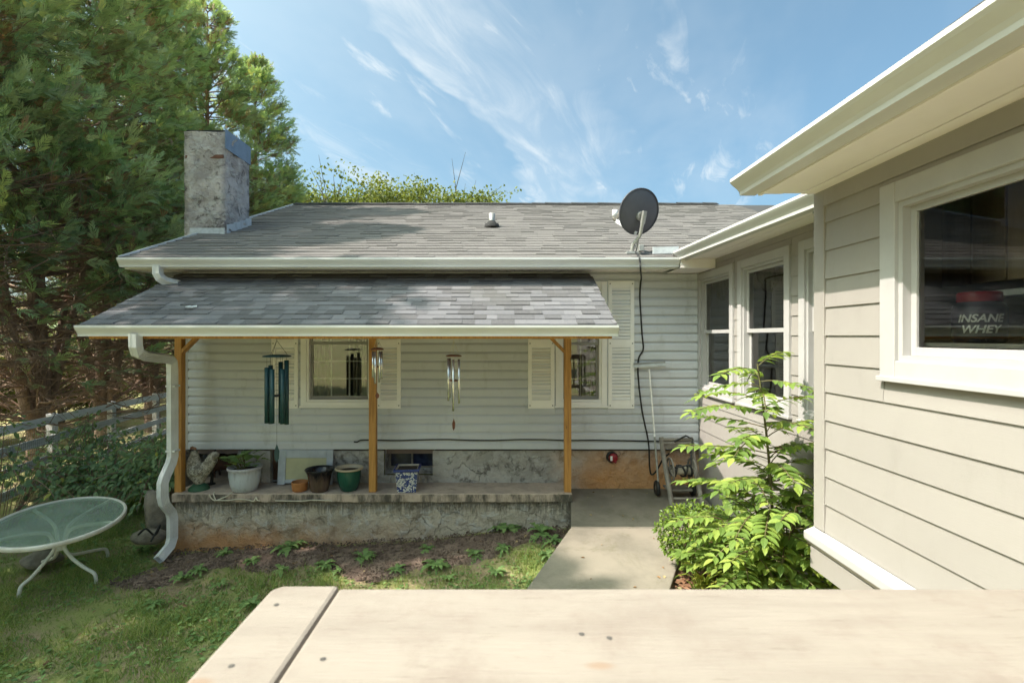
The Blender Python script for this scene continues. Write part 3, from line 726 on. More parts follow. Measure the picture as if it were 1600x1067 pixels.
for (a, b, z) in ((CX0 + .02, CX0 + .12, 2.80), (CX1 - .22, CX1 - .012, 2.81)):
    m = MB(); m.box(a, b, CY0 - .012, CY0 + .03, z - .028, z + .028); m.build('brick', brick, ch, bevel=.004)
for k in range(4):
    y = CY0 + .03 + k*.19; m = MB(); m.prism([(y, rz(y) - .02), (y + .20, rz(y+.2) - .02), (y + .20, rz(y+.2) + .11), (y, rz(y) + .13)], lambda q: (CX1 + .014, q[0], q[1]), lambda q: (CX1 + .021 + .002*(k % 2), q[0], q[1])); m.build('step_flashing', MAT['lead'], ch)
m = MB(); m.box(CX0 + .10, CX1 + .01, CY0 - .026, CY0 - .014, rz(CY0) - .05, rz(CY0) + .075); m.build('apron_flashing', MAT['lead'], ch)

# foundation, crawlspace door, basement window
YF = 6.935
f_holes = [(XL, -3.60, -2.3, -1.5), (pxw(601), pxw(677), pzw(742), -1.5), (pxw(421), pxw(433), pzw(754), -1.5)]
def build_foundation():
    m = MB(); st = .055
    us = np.arange(XL, XR + .5, st); zs = np.arange(-2.75, -1.49, st); r = np.random.default_rng(2); idx = {}
    vs, fs = [], []
    def P(i, j):
        if (i, j) not in idx:
            idx[(i, j)] = len(vs); vs.append((us[i], YF - r.uniform(0, .016) - .008*math.sin(us[i]*3.1)*math.sin(zs[j]*5), zs[j]))
        return idx[(i, j)]
    for i in range(len(us)-1):
        for j in range(len(zs)-1):
            cu, cz = us[i] + st/2, zs[j] + st/2
            if any(h[0] < cu < h[1] and h[2] < cz < h[3] for h in f_holes): continue
            fs.append((P(i, j), P(i+1, j), P(i+1, j+1), P(i, j+1)))
    m.add(vs, fs, True)
    for h, dep in zip(f_holes, (.75, .28, .25)):                        # reveals
        a, b, c = h[0], h[1], h[2]
        m.add([(a, YF-.01, c-.03), (a, YF+dep, c-.03), (a, YF+dep, -1.45), (a, YF-.01, -1.45)], [(0,1,2,3)])
        m.add([(b+.01, YF-.01, c-.03), (b+.01, YF+dep, c-.03), (b+.01, YF+dep, -1.45), (b+.01, YF-.01, -1.45)], [(3,2,1,0)])
        m.add([(a, YF-.01, c+.01), (b+.03, YF-.01, c+.01), (b+.03, YF+dep, c+.07), (a, YF+dep, c+.07)], [(0,1,2,3)])
        m.add([(a, YF+dep, c-.05), (b+.03, YF+dep, c-.05), (b+.03, YF+dep, -1.4), (a, YF+dep, -1.4)], [(0,1,2,3)])
        m.add([(a, YF, -1.45), (b+.03, YF, -1.45), (b+.03, YF+dep, -1.45), (a, YF+dep, -1.45)], [(3,2,1,0)])
    m.box(XL, XL + .1, YF + .8, 16, -2.75, -1.5)
    m.build('foundation', MAT['stucco'], house)
build_foundation()
a, b = pxw(602), pxw(677)
m = MB(); zc, zd = -1.815, -1.47; yy = YF + .20
for q in ((a, a+.03, zc, zd), (b-.03, b, zc, zd), ((a+b)/2-.012, (a+b)/2+.012, zc, zd), (a+.03, b-.03, zc, zc+.022), (a+.03, b-.03, zd-.02, zd)): m.box(q[0], q[1], yy - .03, yy, q[2], q[3])
bw = m.build('window', MAT['greymetal'], house)
for p, q in ((a+.03, (a+b)/2-.012), ((a+b)/2+.012, b-.03)):
    m = MB(); m.box(p, q, yy - .014, yy - .010, zc+.022, zd-.02); m.build('pane', MAT['bluepane'], bw)
# dark red brown jamb and leaning door
m = MB(); m.box(pxw(423.5), pxw(430), YF + .03, YF + .09, -1.985, -1.5); m.build('door_jamb', MAT['rust'], house)
dr = thing('crawlspace_door', (pxw(476), 6.84, -1.97), 'low blue grey framed door with yellowed panel leaning under the siding behind the terracotta dish', 'door')
a, b, z0, z1 = at(434,0,6.82)[0], at(519.5,0,6.82)[0], -1.965, at(0,703.5,6.82)[2]
ys = lambda z: 6.80 + (z - z0)*.10
def dbox(m, p, q, c, d, t0, t1): m.prism([(ys(c)+t0, c), (ys(c)+t1, c), (ys(d)+t1, d), (ys(d)+t0, d)], lambda s_: (p, s_[0], s_[1]), lambda s_: (q, s_[0], s_[1]))
m = MB(); dbox(m, a, a+.10, z0, z1, 0, .03); dbox(m, b-.085, b, z0, z1, 0, .03); dbox(m, a+.10, b-.085, z1-.105, z1, .002, .028); dbox(m, a+.10, b-.085, z0+.02, z0+.065, .002, .028); m.build('frame', MAT['doorpaint'], dr, bevel=.004)
m = MB(); dbox(m, a+.10, b-.085, z0+.065, z1-.105, .014, .022); m.build('panel', MAT['doorpanel'], dr)

# ------------------------------------------------------------------ porch
porch = thing('porch', (-1.6, 6.2, -2.6), 'porch with blue grey shingled lean-to roof on cedar posts over a stained concrete ledge', 'porch')
PF, PB, PZ = 5.27, 6.885, .135; PS = (.858 - PZ)/(PB - PF); PX0, PX1 = -4.385, 1.148
m = MB(); m.prism([(PF+.01, PZ-.025), (PB, .858-.025), (PB, .858-.06), (PF+.01, PZ-.06)], lambda q: (PX0+.01, q[0], q[1]), lambda q: (PX1-.01, q[0], q[1]))
proof = m.build('roof_deck', MAT['felt'], porch)
pt = tabs(PF, PB, PZ - .012, PS, PX0, PX1, .136, .11, .25, 9, (.007, .009, .015, .017))
for t in pt[:300]:
    v, f = tab_geo(t); mm = MB(); mm.add(v, f); c = Vector(v[0]); me = mm.mesh('shingle', MAT['shingle'], c)
    link('shingle', me, proof, c - wloc(proof))
if len(pt) > 300: tag(link('shingles', tabs_mesh('shingles', pt[300:], MAT['shingle_many'], wloc(proof)), proof), kind='stuff')
gutter(Face('S', PF + .055), 'gutter', porch, PX0 - .005, PX1 + .01, .004, MAT['gutter'], h=.112)
m = MB(); m.box(PX0 + .05, PX1 - .04, PF + .058, PF + .095, -.022, .085); m.build('fascia_board', MAT['post'], porch)
for x in np.arange(PX0 + .06, PX1, .61):
    m = MB(); m.prism([(PF+.1, PZ-.02+.1*PS-.045), (PB, .858-.065), (PB, .858-.155), (PF+.1, PZ-.02+.1*PS-.135)], lambda q: (x, q[0], q[1]), lambda q: (x+.038, q[0], q[1])); m.build('rafter', MAT['post'], porch)
m = MB(); m.box(PX0 + .1, PX1 - .1, 6.50, 6.59, .40, .54); m.build('beam', MAT['post'], porch)
PY0, PY1 = 6.49, 6.58
for k, (xp, sgn) in enumerate(((-4.20, 1), (-1.735, 0), (.745, -1))):
    m = MB(); m.box(xp, xp+.089, PY0, PY1, -1.972, .40); pst = m.build('post', MAT['post'], porch, bevel=.005)
    if sgn:
        xs = xp + .089 if sgn > 0 else xp
        m = MB(); m.bar((xs - sgn*.015, (PY0+PY1)/2, -.20), (xs + sgn*.60, (PY0+PY1)/2, .42), .038, .089, (0,1,0)); m.build('brace', MAT['post'], porch, bevel=.003)
    else:
        m = MB(); m.bar((xp+.045, PY1-.01, -.05), (xp+.045, 6.89, .34), .038, .08); m.build('brace', MAT['post'], porch, bevel=.003)
LZ = -1.972; LX0, LX1 = -4.19, .835
m = MB(); n = 90
top = []
for i in range(n+1):
    x = LX0 + (LX1-LX0)*i/n; j = rng.uniform(-.006, .006); top.append((x, j, rng.uniform(-.004, .004)))
vs = []
for x, j, k in top: vs += [(x, 6.43+j, LZ-.102+k), (x, 6.43+j, LZ-.012+k), (x, 6.44+j*.6, LZ+k*.3), (x, 6.93, LZ), (x, 6.93, LZ-.102)]
m.add(vs, [(5*i+a, 5*i+5+a, 5*i+5+(a+1) % 5, 5*i+(a+1) % 5) for i in range(n) for a in range(5)]); m.add(vs[:5], [(0,1,2,3,4)]); m.add(vs[-5:], [(4,3,2,1,0)])
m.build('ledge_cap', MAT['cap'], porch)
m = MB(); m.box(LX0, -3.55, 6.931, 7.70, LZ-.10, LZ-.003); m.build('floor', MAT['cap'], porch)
rough_box(LX0+.012, LX1-.005, 6.462, 6.92, -2.85, LZ-.10, .07, .018, 8).build('ledge_wall', MAT['ledge_face'], porch)
D = [(-3.80,5.255,.03), (-3.80,5.26,-.10), (-3.81,5.30,-.165), (-3.84,5.42,-.20), (-4.09,6.22,-.27), (-4.115,6.31,-.31), (-4.12,6.33,-.40), (-4.12,6.335,-1.48), (-4.125,6.31,-1.56), (-4.135,6.21,-1.70), (-4.14,6.18,-1.77),
     (-4.14,6.18,-1.93), (-4.135,6.20,-2.02), (-4.125,6.31,-2.16), (-4.12,6.33,-2.24), (-4.12,6.33,-2.48), (-4.125,6.29,-2.57), (-4.15,6.12,-2.665)]
MB().tube([Vector(p) for p in D], .050, sect=SEC, cap=False).build('downspout', MAT['gutter'], porch)
for z in (-.62, -1.42):
    m = MB(); m.box(-4.178, -4.062, 6.285, 6.39, z, z+.022); m.build('strap', MAT['gutter'], porch)

# ------------------------------------------------------------------ wings on the right
W1 = Face('W', 2.61); W2 = Face('W', 2.03); YC = 3.33
mid = thing('house_wing', (2.9, 5.1, -2.5), 'middle wing with three tall white double hung windows behind the sapling', 'house wing')
bw_ = [(5.82, 6.885), (4.66, 5.70), (3.46, 4.51)]; bz0, bz1 = -.748, .835
bh = [(a, b, bz0, bz1) for a, b in bw_]
def box_shell(face, root, u0, u1, z0, z1, holes, depth, mat):
    m = MB()
    for a, b, c, d in holes_rects(u0, u1, z0, z1, [(h[0]+.08, h[1]-.08, h[2]+.08, h[3]-.08) for h in holes]): face.box(m, a, b, -.11, 0, c, d)
    m.build('wall', mat, root)
    m = MB(); face.box(m, u0, u1, -depth-.05, -depth, z0, z1); face.box(m, u0+.02, u0+.06, -depth, -.12, z0, z1); face.box(m, u1-.06, u1-.02, -depth, -.12, z0, z1)
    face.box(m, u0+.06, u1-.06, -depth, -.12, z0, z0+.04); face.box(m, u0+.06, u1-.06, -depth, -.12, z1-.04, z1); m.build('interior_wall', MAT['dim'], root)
box_shell(W1, mid, YC - .1, YW, -1.413, 1.0, bh, 2.4, MAT['hardie'])
siding(W1, mid, MAT['hardie'], YC + .01, YW - .012, -1.413, .96, .178, bh, .013, 4.0, 12)
for (a, b) in bw_:
    w, ii = window(W1, mid, a, b, bz0, bz1, meet=.062, casing=.088)
    m = MB(); n = 40; P = []                                              # swagged valance behind the upper sash
    for i in range(n+1):
        u = ii[0] + (ii[1]-ii[0])*i/n; s_ = abs(math.sin((i/n)*math.pi*2)); o = -.14 + .02*math.sin(i*1.3)
        P += [W1.p(u, o, ii[3] + .03), W1.p(u, o - .02, ii[3] - .10 - .16*s_)]
    m.add(P, [(2*i, 2*i+1, 2*i+3, 2*i+2) for i in range(n)], True); m.build('valance', MAT['curtain'], mid)
m = MB(); W1.box(m, YC, YW-.01, -.1, .012, -2.35, -1.416); m.build('skirt_board', MAT['hardie'], mid)
m = MB()
for k in range(4): x0 = 2.235 + k*.094; m.box(x0, x0+.0915, YC+.005, 6.88, .962 + .002*(k % 2), .975)
m.build('soffit', MAT['soffit'], mid)
m = MB(); m.box(2.166, 2.597, 6.333, 6.349, .850, .9615); m.box(2.166, 2.597, 6.35, 6.88, .850, .858); m.build('frieze_board', MAT['soffit'], mid, bevel=.002)
m = MB(); m.box(2.22, 2.234, YC+.005, 6.44, .935, 1.05); m.build('fascia', MAT['gutterW'], mid)
gutter(Face('W', 2.22), 'gutter', mid, YC + .02, 6.46, .895, MAT['gutterW'], dz=.06)
m = MB(); m.prism([(2.17, 1.02), (5.2, 2.2), (5.2, 2.12), (2.17, .985)], lambda q: (q[0], YC, q[1]), lambda q: (q[0], 8.4, q[1])); m.build('roof', MAT['shingle'], mid)
m = MB(); m.lathe([(.055, 0), (.055, -.008), (.040, -.010), (.036, -.004), (.001, -.003)], 20, (2.42, 3.93, .962)); m.build('soffit_light', MAT['sash'], mid)

near = thing('house_wing', (2.6, 1.6, -2.5), 'nearest wing at the right with wide cream lap boards and one large window', 'house wing')
nw = (1.30, 2.735, -.2295, .795)
def near_wing():
    holes = [nw]
    m = MB()
    for a, b, c, d in holes_rects(-.6, YC, -1.235, 1.0, [(nw[0]+.085, nw[1]-.085, nw[2]+.085, nw[3]-.085)]): W2.box(m, a, b, -.11, 0, c, d)
    m.box(2.14, 4.6, YC-.11, YC, -1.5, 1.0)
    m.prism([(2.03, 1.0), (4.6, 1.0), (3.4, 2.0)], lambda q: (q[0], YC-.11, q[1]), lambda q: (q[0], YC, q[1]))
    m.build('wall', MAT['hardie'], near)
    siding(W2, near, MAT['hardie'], -.6, YC - .095, -1.235, .86, .1775, holes, .014, 9, 3)
    m = MB(); W2.box(m, -.6, YC - .095, 0, .020, .825, .935); m.build('frieze_board', MAT['hardie'], near, bevel=.002)
    m = MB(); W2.box(m, YC-.095, YC+.012, -.10, .020, -1.235, .935); m.build('corner_board', MAT['hardie'], near, bevel=.004)
    m = MB(); m.prism([(2.03, -1.36), (1.995, -1.36), (1.955, -1.315), (1.955, -1.268), (2.03, -1.236)], lambda q: (q[0], -.6, q[1]), lambda q: (q[0], YC+.03, q[1])); m.build('water_table', MAT['trim'], near, bevel=.004)
    m = MB(); m.box(1.990, 2.09, -.6, YC+.015, -1.50, -1.362); m.build('skirt_board', MAT['hardie'], near, bevel=.003)
    m = MB(); m.box(2.25, 2.35, -.6, YC-.12, -2.6, -1.45); m.box(2.35, 4.6, YC-.3, YC-.2, -2.6, -1.45); m.build('foundation', MAT['stucco'], near)
    w, ii = window(W2, near, *nw, single=True, casing=.105, glass='glass_near')
    m = MB()                                                             # soffit planks
    for k, (a, b) in enumerate(((1.668, 1.797), (1.803, 1.913), (1.919, 2.028))): m.box(a, b, -.6, YC - .002, .926 + .004*(k % 2), .94)
    m.build('soffit', MAT['soffit'], near)
    m = MB(); m.box(1.640, 1.664, -.6, YC - .004, .915, 1.045); m.build('fascia', MAT['soffit'], near)
    gutter(Face('W', 1.638), 'gutter', near, -.6, YC + .035, .925, MAT['gutterW'], h=.105, d=.165)
    m = MB(); m.prism([(1.55, 1.028), (3.6, 2.53), (3.6, 2.44), (1.66, .99), (1.55, .99)], lambda q: (q[0], -.6, q[1]), lambda q: (q[0], YC, q[1])); r_ = m.build('roof', MAT['felt'], near)
    ts = tabs(1.535, 3.6, 1.024, .735, -.6, YC + .01, .142, .18, .36, 21); V = []; Fc = []; rn = []
    for t in ts:
        v, f = tab_geo(t); n = len(V); V += [(p[1], p[0], p[2]) for p in v]; Fc += [[i + n for i in q][::-1] for q in f]; rn += [rng.random()]*4
    tag(link('shingles', fast_mesh('shingles', np.array(V) - np.array(wloc(r_)), Fc, MAT['shingle_many'], rn), r_), kind='stuff')
    # kitchen behind the pane
    m = MB(); W2.box(m, .9, 3.2, -1.5, -1.46, -1.2, .98); W2.box(m, 3.15, 3.2, -1.46, -.12, -1.2, .98); W2.box(m, .9, .95, -1.46, -.12, -1.2, .98); W2.box(m, .95, 3.15, -1.46, -.12, .95, .98); W2.box(m, .95, 3.15, -1.46, -.12, -1.2, -1.15)
    m.build('interior_wall', MAT['interior'], near)
    m = MB(); W2.box(m, 1.2, 3.1, -.55, -.09, -.050, -.031); m.build('counter', MAT['shelf'], near)
    m = MB(); W2.box(m, 1.0, 3.14, -.66, -.46, .205, .235); m.build('shelf', MAT['shelf'], near)
    for k in range(9):
        u = 1.3 + k*.205; m = MB(); W2.box(m, u, u+.195, -.66, -.64, .30, .93); m.build('cabinet_door', simple('brown cabinet', (.50,.38,.26), (.40,.30,.20), 3, .5, .1, 20, (4,4,.5)) if k == 0 else bpy.data.materials['brown cabinet'], near, bevel=.004)
near_wing()
def tub():
    X = 2.235; d = F*X/(1530 - VX); t = thing('tub', (X, d, -.030), 'black tub with red lid and white lettering on the counter inside the large right window', 'tub')
    m = MB(); m.lathe([(.001,0), (.088,0), (.098,.010), (.100,.06), (.100,.155), (.094,.178), (.078,.19), (.078,.195)], 36, t.location); m.build('body', MAT['tub'], t)
    m = MB(); m.lathe([(.080,.193), (.083,.197), (.083,.232), (.077,.240), (.001,.240)], 36, t.location); m.build('lid', MAT['lid'], t)
    for word, z, sz in (('INSANE', .098, .050), ('WHEY', .048, .050)):
        cu = bpy.data.curves.new('lettering', 'FONT'); cu.body = word; cu.size = sz; cu.align_x = 'CENTER'; cu.shear = .25; cu.extrude = .0006; cu.offset = .0012
        tmp = bpy.data.objects.new('lettering', cu); C.objects.link(tmp); dg = bpy.context.evaluated_depsgraph_get()
        me = bpy.data.meshes.new_from_object(tmp.evaluated_get(dg)); bpy.data.objects.remove(tmp)
        me.transform(Matrix.Rotation(R(0), 4, 'Z')); me.materials.clear(); me.materials.append(MAT['white_print'])
        ang = math.atan2(-d, -X) + 0.05
        for v in me.vertices:                                            # wrap round the tub, facing the window
            a = ang - .02 + v.co.x/.1012; v.co = (math.cos(a)*(.1012 + v.co.z), math.sin(a)*(.1012 + v.co.z), z + v.co.y)
        link('lettering', me, t)
tub()
# ------------------------------------------------------------------ satellite dish and cables
def dish():
    base = at(989, 397, 6.62); t = thing('satellite_dish', base, 'round dark grey satellite dish seen from behind on the roof edge', 'satellite dish')
    c = at(998.5, 331, 6.55); n = Vector((-.34, .88, .30)).normalized(); a = n.cross(Vector((0,0,1))).normalized(); b = a.cross(n)
    rx, ry = .295, .295; m = MB(); k = 44; rings = [(0.001, .055), (.3, .05), (.6, .034), (.85, .012), (.97, -.004), (1.0, -.006), (1.0, .008), (.97, .010)]
    vs = [c + a*(rx*r*math.cos(2*math.pi*j/k)) + b*(ry*r*math.sin(2*math.pi*j/k)) - n*h for r, h in rings for j in range(k)]
    m.add(vs, [(i*k+j, i*k+(j+1) % k, (i+1)*k+(j+1) % k, (i+1)*k+j) for i in range(len(rings)-1) for j in range(k)], True); m.build('reflector', MAT['dish'], t)
    hub = c - n*.06 - b*.05
    m = MB(); m.tube([hub + n*.01, hub - n*.03], .062, 18); m.build('hub_plate', MAT['galv'], t)
    m = MB(); m.bar(hub - n*.06 + b*.07, hub - n*.06 - b*.09, .05, .035, n); m.build('bracket', MAT['galv'], t)
    p1 = hub - n*.07 - Vector((0,0,.05))
    m = MB(); m.tube([base + Vector((-.02,.02,.0)), base + Vector((0,.0,.12)), base.lerp(p1, .55) + Vector((.01,0,0)), p1 + Vector((0,0,.08))], .024, 12); m.build('mast', MAT['galv'], t)
    m = MB(); m.bar(base + Vector((.06,.1,.035)), p1.lerp(base, .45), .018, .018); m.build('strut', MAT['galv'], t)
    m = MB(); m.box(base.x-.10, base.x+.09, base.y-.08, base.y+.10, base.z-.01, base.z+.022); m.build('foot_plate', MAT['galv'], t, bevel=.003)
    m = MB(); m.box(base.x+.05, base.x+.11, base.y-.12, base.y-.04, base.z+.02, base.z+.10); m.build('junction_box', MAT['galv'], t, bevel=.004)
    low = c - b*.27 - n*.02; e = at(962, 341, 6.95)
    m = MB(); m.bar(low, e + Vector((0,0,-.03)), .035, .045); m.build('feed_arm', MAT['gutter'], t, bevel=.004)
    m = MB(); m.bar(e + Vector((-.03,0,-.03)), e + Vector((.10,-.02,.09)), .06, .06); m.build('receiver', MAT['greymetal'], t, bevel=.012)
    m = MB(); m.lathe([(.001,-.05), (.035,-.05), (.04,.0), (.035,.05), (.001,.05)], 14, e + Vector((-.01,0,.06))); m.build('horn', MAT['gutter'], t)
    return t
dish()
def bez(pts, n=8):
    """Smooth curve through points (Catmull-Rom)."""
    P = [Vector(p) for p in pts]; P = [P[0]*2 - P[1]] + P + [P[-1]*2 - P[-2]]; out = []
    for i in range(1, len(P)-2):
        for k in range(n):
            t = k/n; a, b, c, d = P[i-1:i+3]; out.append(.5*((2*b) + (c-a)*t + (2*a-5*b+4*c-d)*t*t + (3*b-a-3*c+d)*t**3))
    return out + [P[-2]]
YC_ = 6.868
m = MB(); m.tube(bez([at(993,394,6.50), at(998,400,6.34), at(1000,410,6.305), at(1001,424,6.33), at(1002,434,6.80), at(1001,442,6.855), at(1000,455,6.866), at(1000,470,YC_), at(1003,520,YC_), at(1005,545,YC_), at(998,560,YC_), at(997,585,YC_), at(1003,640,YC_), at(1013,690,YC_), at(1015,728,6.87), at(1018,741,6.87), at(1026,735,6.82), at(1036,717,6.75), at(1046,708,6.70)]), .011, 8)
o = m.build('cable', MAT['black'], None, loc=(1.8, 6.8, -1.8)); tag(o, 'black cable hanging from the satellite dish down the grey siding', 'cable')
m = MB(); pts = [at(553,690,YC_), at(558,690.5,YC_), at(564,687.5,YC_)]
for k in range(14): pts.append(at(580 + k*38.5, 687.2 + .8*math.sin(k*1.7) + (1.6 if k > 9 else 0), YC_))
m.tube(bez(pts, 5), .009, 6); o = m.build('cable', MAT['black'], None, loc=(0, 6.8, -1.4)); tag(o, 'long black cable clipped level along the lowest siding row', 'cable')

# ------------------------------------------------------------------ things on the ledge
def pot_thing(name, px, label, cat, d=6.585, group='pots on the porch ledge'):
    return thing(name, ((px - VX)/F*d, d, LZ + .001), label, cat, group)
p = pot_thing('plant_pot', 382.5, 'white ribbed glazed pot with leafy plant, leftmost pot on the ledge', 'plant pot')
MAT['whiteglaze'] = m_glaze('white blue glaze', (.40,.38,.42), (.50,.53,.58), .22, .33, .3)
MB().lathe([(.001,0), (.125,0), (.145,.012), (.172,.10), (.186,.20), (.190,.265), (.204,.275), (.208,.300), (.200,.312), (.185,.300), (.178,.255), (.001,.25)], 60, wob=lambda t, z: .022*abs(math.cos(t*9)) if .01 < z < .262 else .0).build('body', MAT['whiteglaze'], p, local=True)
MB().lathe([(.176,.262), (.10,.272), (.001,.278)], 20).build('soil', MAT['soilpot'], p, local=True)
def pot_leaves(p, n, seed):
    r = np.random.default_rng(seed); tpl = leaf_tpl(.85, .1, 3); c = []
    for k in range(n):
        a = r.uniform(0, 6.28); rr = r.uniform(.02, .15); c.append((rr*math.cos(a) + (.05 if k % 2 else -.09), rr*math.sin(a), .28 + r.uniform(.03, .18)*(1 if math.cos(a) > -.2 else .7)))
    d = [(x*2 + r.normal()*.4, y*2 + r.normal()*.4, r.uniform(-.1, .5)) for x, y, z in c]
    me = scatter('leaves', MAT['weed'], tpl, c, d, [(0,0,1)]*n, r.uniform(.09, .15, n), r.uniform(.1, .8, n)); link('leaves', me, p)
    m = MB()
    for q in c[::2]: m.tube([(q[0]*.3, q[1]*.3, .26), (q[0]*.7, q[1]*.7, q[2]*.7 + .08), q], .004, 5)
    m.build('stems', MAT['stem'], p, local=True)
pot_leaves(p, 34, 4)
p = pot_thing('clay_dish', 468.5, 'small round terracotta dish with dark inside on the ledge', 'clay pot', 6.56)
MB().lathe([(.001,0), (.078,0), (.090,.01), (.098,.06), (.100,.105), (.103,.118), (.097,.122), (.088,.105), (.082,.05), (.001,.045)], 36).build('body', MAT['terracotta'], p, local=True)
MB().lathe([(.083,.062), (.001,.066)], 20).build('soil', MAT['soilpot'], p, local=True)
p = pot_thing('plant_pot', 499.5, 'brown fluted pot with flared black glazed rim beside the terracotta dish', 'plant pot', 6.55)
MAT['brownglaze'] = m_glaze('brown black drip glaze', (.010,.010,.014), (.095,.062,.050), .13, .26, .22)
MB().lathe([(.001,0), (.095,0), (.108,.012), (.122,.08), (.135,.16), (.152,.225), (.172,.262), (.183,.280), (.178,.288), (.160,.265), (.140,.22), (.118,.12), (.001,.10)], 54, wob=lambda t, z: .028*math.cos(t*14) if .005 < z < .2 else 0).build('body', MAT['brownglaze'], p, local=True)
MB().lathe([(.122,.14), (.001,.145)], 20).build('soil', MAT['soilpot'], p, local=True)
p = pot_thing('plant_pot', 545.5, 'glossy green round pot with cream rim left of the middle post', 'plant pot', 6.585)
MAT['greenglaze'] = m_glaze('green glaze', (.016,.085,.062), (.014,.070,.050), .02, .25, .18)
MB().lathe([(.001,0), (.092,0), (.105,.010), (.128,.07), (.146,.15), (.150,.215), (.147,.255), (.148,.268)], 44).build('body', MAT['greenglaze'], p, local=True)
MB().lathe([(.147,.266), (.172,.272), (.178,.284), (.170,.296), (.152,.294), (.142,.27), (.140,.24), (.001,.24)], 44).build('rim', simple('cream glaze', (.52,.44,.32), (.44,.36,.25), 8, .35, .1), p, local=True)
MB().lathe([(.139,.252), (.06,.262), (.001,.258)], 20).build('soil', MAT['soilpot'], p, local=True)
p = pot_thing('square_planter', 637, 'tapered square planter in blue and white mosaic right of the middle post', 'planter', 6.585)
p.rotation_euler = (0, 0, R(4))
def sq(m, rows, z_first=True):
    vs = [q for w, z in rows for q in ((-w,-w,z), (w,-w,z), (w,w,z), (-w,w,z))]; n = len(rows)
    return m.add(vs, [(4*i+j, 4*i+(j+1) % 4, 4*i+4+(j+1) % 4, 4*i+4+j) for i in range(n-1) for j in range(4)] + [(3,2,1,0)])
sq(MB(), [(.112,0), (.118,.006), (.140,.265)]).build('body', MAT['mosaic'], p, local=True, bevel=.006)
MAT['blueglaze'] = simple('dark blue glaze', (.025,.04,.17), (.04,.06,.2), 20, .25, .1)
sq(MB(), [(.139,.262), (.160,.268), (.164,.292), (.160,.300), (.136,.300)]).build('rim', MAT['blueglaze'], p, local=True, bevel=.004)
sq(MB(), [(.02,.25), (.124,.25), (.130,.298), (.1355,.302)]).build('lining', simple('pale lining', (.50,.44,.34), None, 8, .6, .1), p, local=True)
MB().lathe([(.17,.282), (.07,.290), (.001,.288)], 4).build('soil', MAT['soilpot'], p, local=True).rotation_euler = (0, 0, R(45))

def skin(name, mat, parent, chain, edges, radii, sub=2):
    me = bpy.data.meshes.new(name); me.from_pydata(chain, edges, []); me.materials.append(mat); o = link(name, me, parent)
    o.modifiers.new('skin', 'SKIN'); me.skin_vertices[0].data[0].use_root = True
    for i, r in enumerate(radii): me.skin_vertices[0].data[i].radius = r if isinstance(r, tuple) else (r, r)
    o.modifiers['skin'].use_smooth_shade = True
    s_ = o.modifiers.new('subdivision', 'SUBSURF'); s_.levels = 1; s_.render_levels = sub
    return o
def rooster():
    t = thing('rooster_statue', ((311 - VX)/F*6.62, 6.62, LZ), 'worn speckled concrete rooster statue on a green mound at the left end of the ledge', 'rooster statue')
    t.rotation_euler = (0, 0, R(-6))
    ch = [(0,0,.235), (-.05,0,.255), (-.075,0,.32), (-.072,0,.39), (-.070,0,.435), (-.078,0,.475), (-.098,0,.484), (.06,0,.245), (.115,0,.295), (.16,0,.36), (.20,0,.425), (.232,0,.45), (.25,0,.405), (0,0,.13), (0,0,.05)]
    ed = [(0,1),(1,2),(2,3),(3,4),(4,5),(5,6),(0,7),(7,8),(8,9),(9,10),(10,11),(11,12),(0,13),(13,14)]
    ra = [.135, .135, .110, .082, .062, .056, .036, .115, .085, .075, .082, .072, .045, .075, .07]
    skin('body', MAT['rooster'], t, ch, ed, [(r*.82, r) for r in ra])
    m = MB()
    for k, s_ in enumerate((-.14, -.12, -.10, -.08)): m.lathe([(.001,-.014), (.012,-.008), (.014,.004), (.006,.020), (.001,.026)], 8, (s_+.03, 0, .525 + .006*math.sin(k*1.5)))
    m.build('comb', simple('faded comb paint', (.30,.16,.10), (.22,.12,.08), 20, .8, .3), t, local=True)
    m = MB(); m.lathe([(.022,0), (.012,-.025), (.001,-.05)], 8, (-.122, 0, .478), axis='x'); m.build('beak', MAT['rooster'], t, local=True)
    m = MB(); m.lathe([(.001,-.03), (.014,-.018), (.016,.0), (.006,.018)], 8, (-.112, -.012, .432)); m.build('wattle', simple('faded wattle paint', (.34,.17,.10), (.24,.12,.08), 20, .8, .3), t, local=True)
    for sy in (-1, 1):
        ch = [(-.05, sy*.105, .27), (0, sy*.12, .245), (.06, sy*.11, .25), (.11, sy*.07, .285)]
        skin('wing', MAT['rooster'], t, ch, [(0,1),(1,2),(2,3)], [(.02,.05), (.025,.065), (.02,.05), (.012,.025)])
        m = MB(); m.tube([(-.01, sy*.04, .13), (-.005, sy*.045, .06)], [.022, .016], 8); m.build('leg', MAT['rooster'], t, local=True)
    m = MB(); m.lathe([(.125,0), (.122,.02), (.10,.05), (.065,.075), (.001,.085)], 24); m.build('mound', MAT['mound'], t, local=True)
rooster()
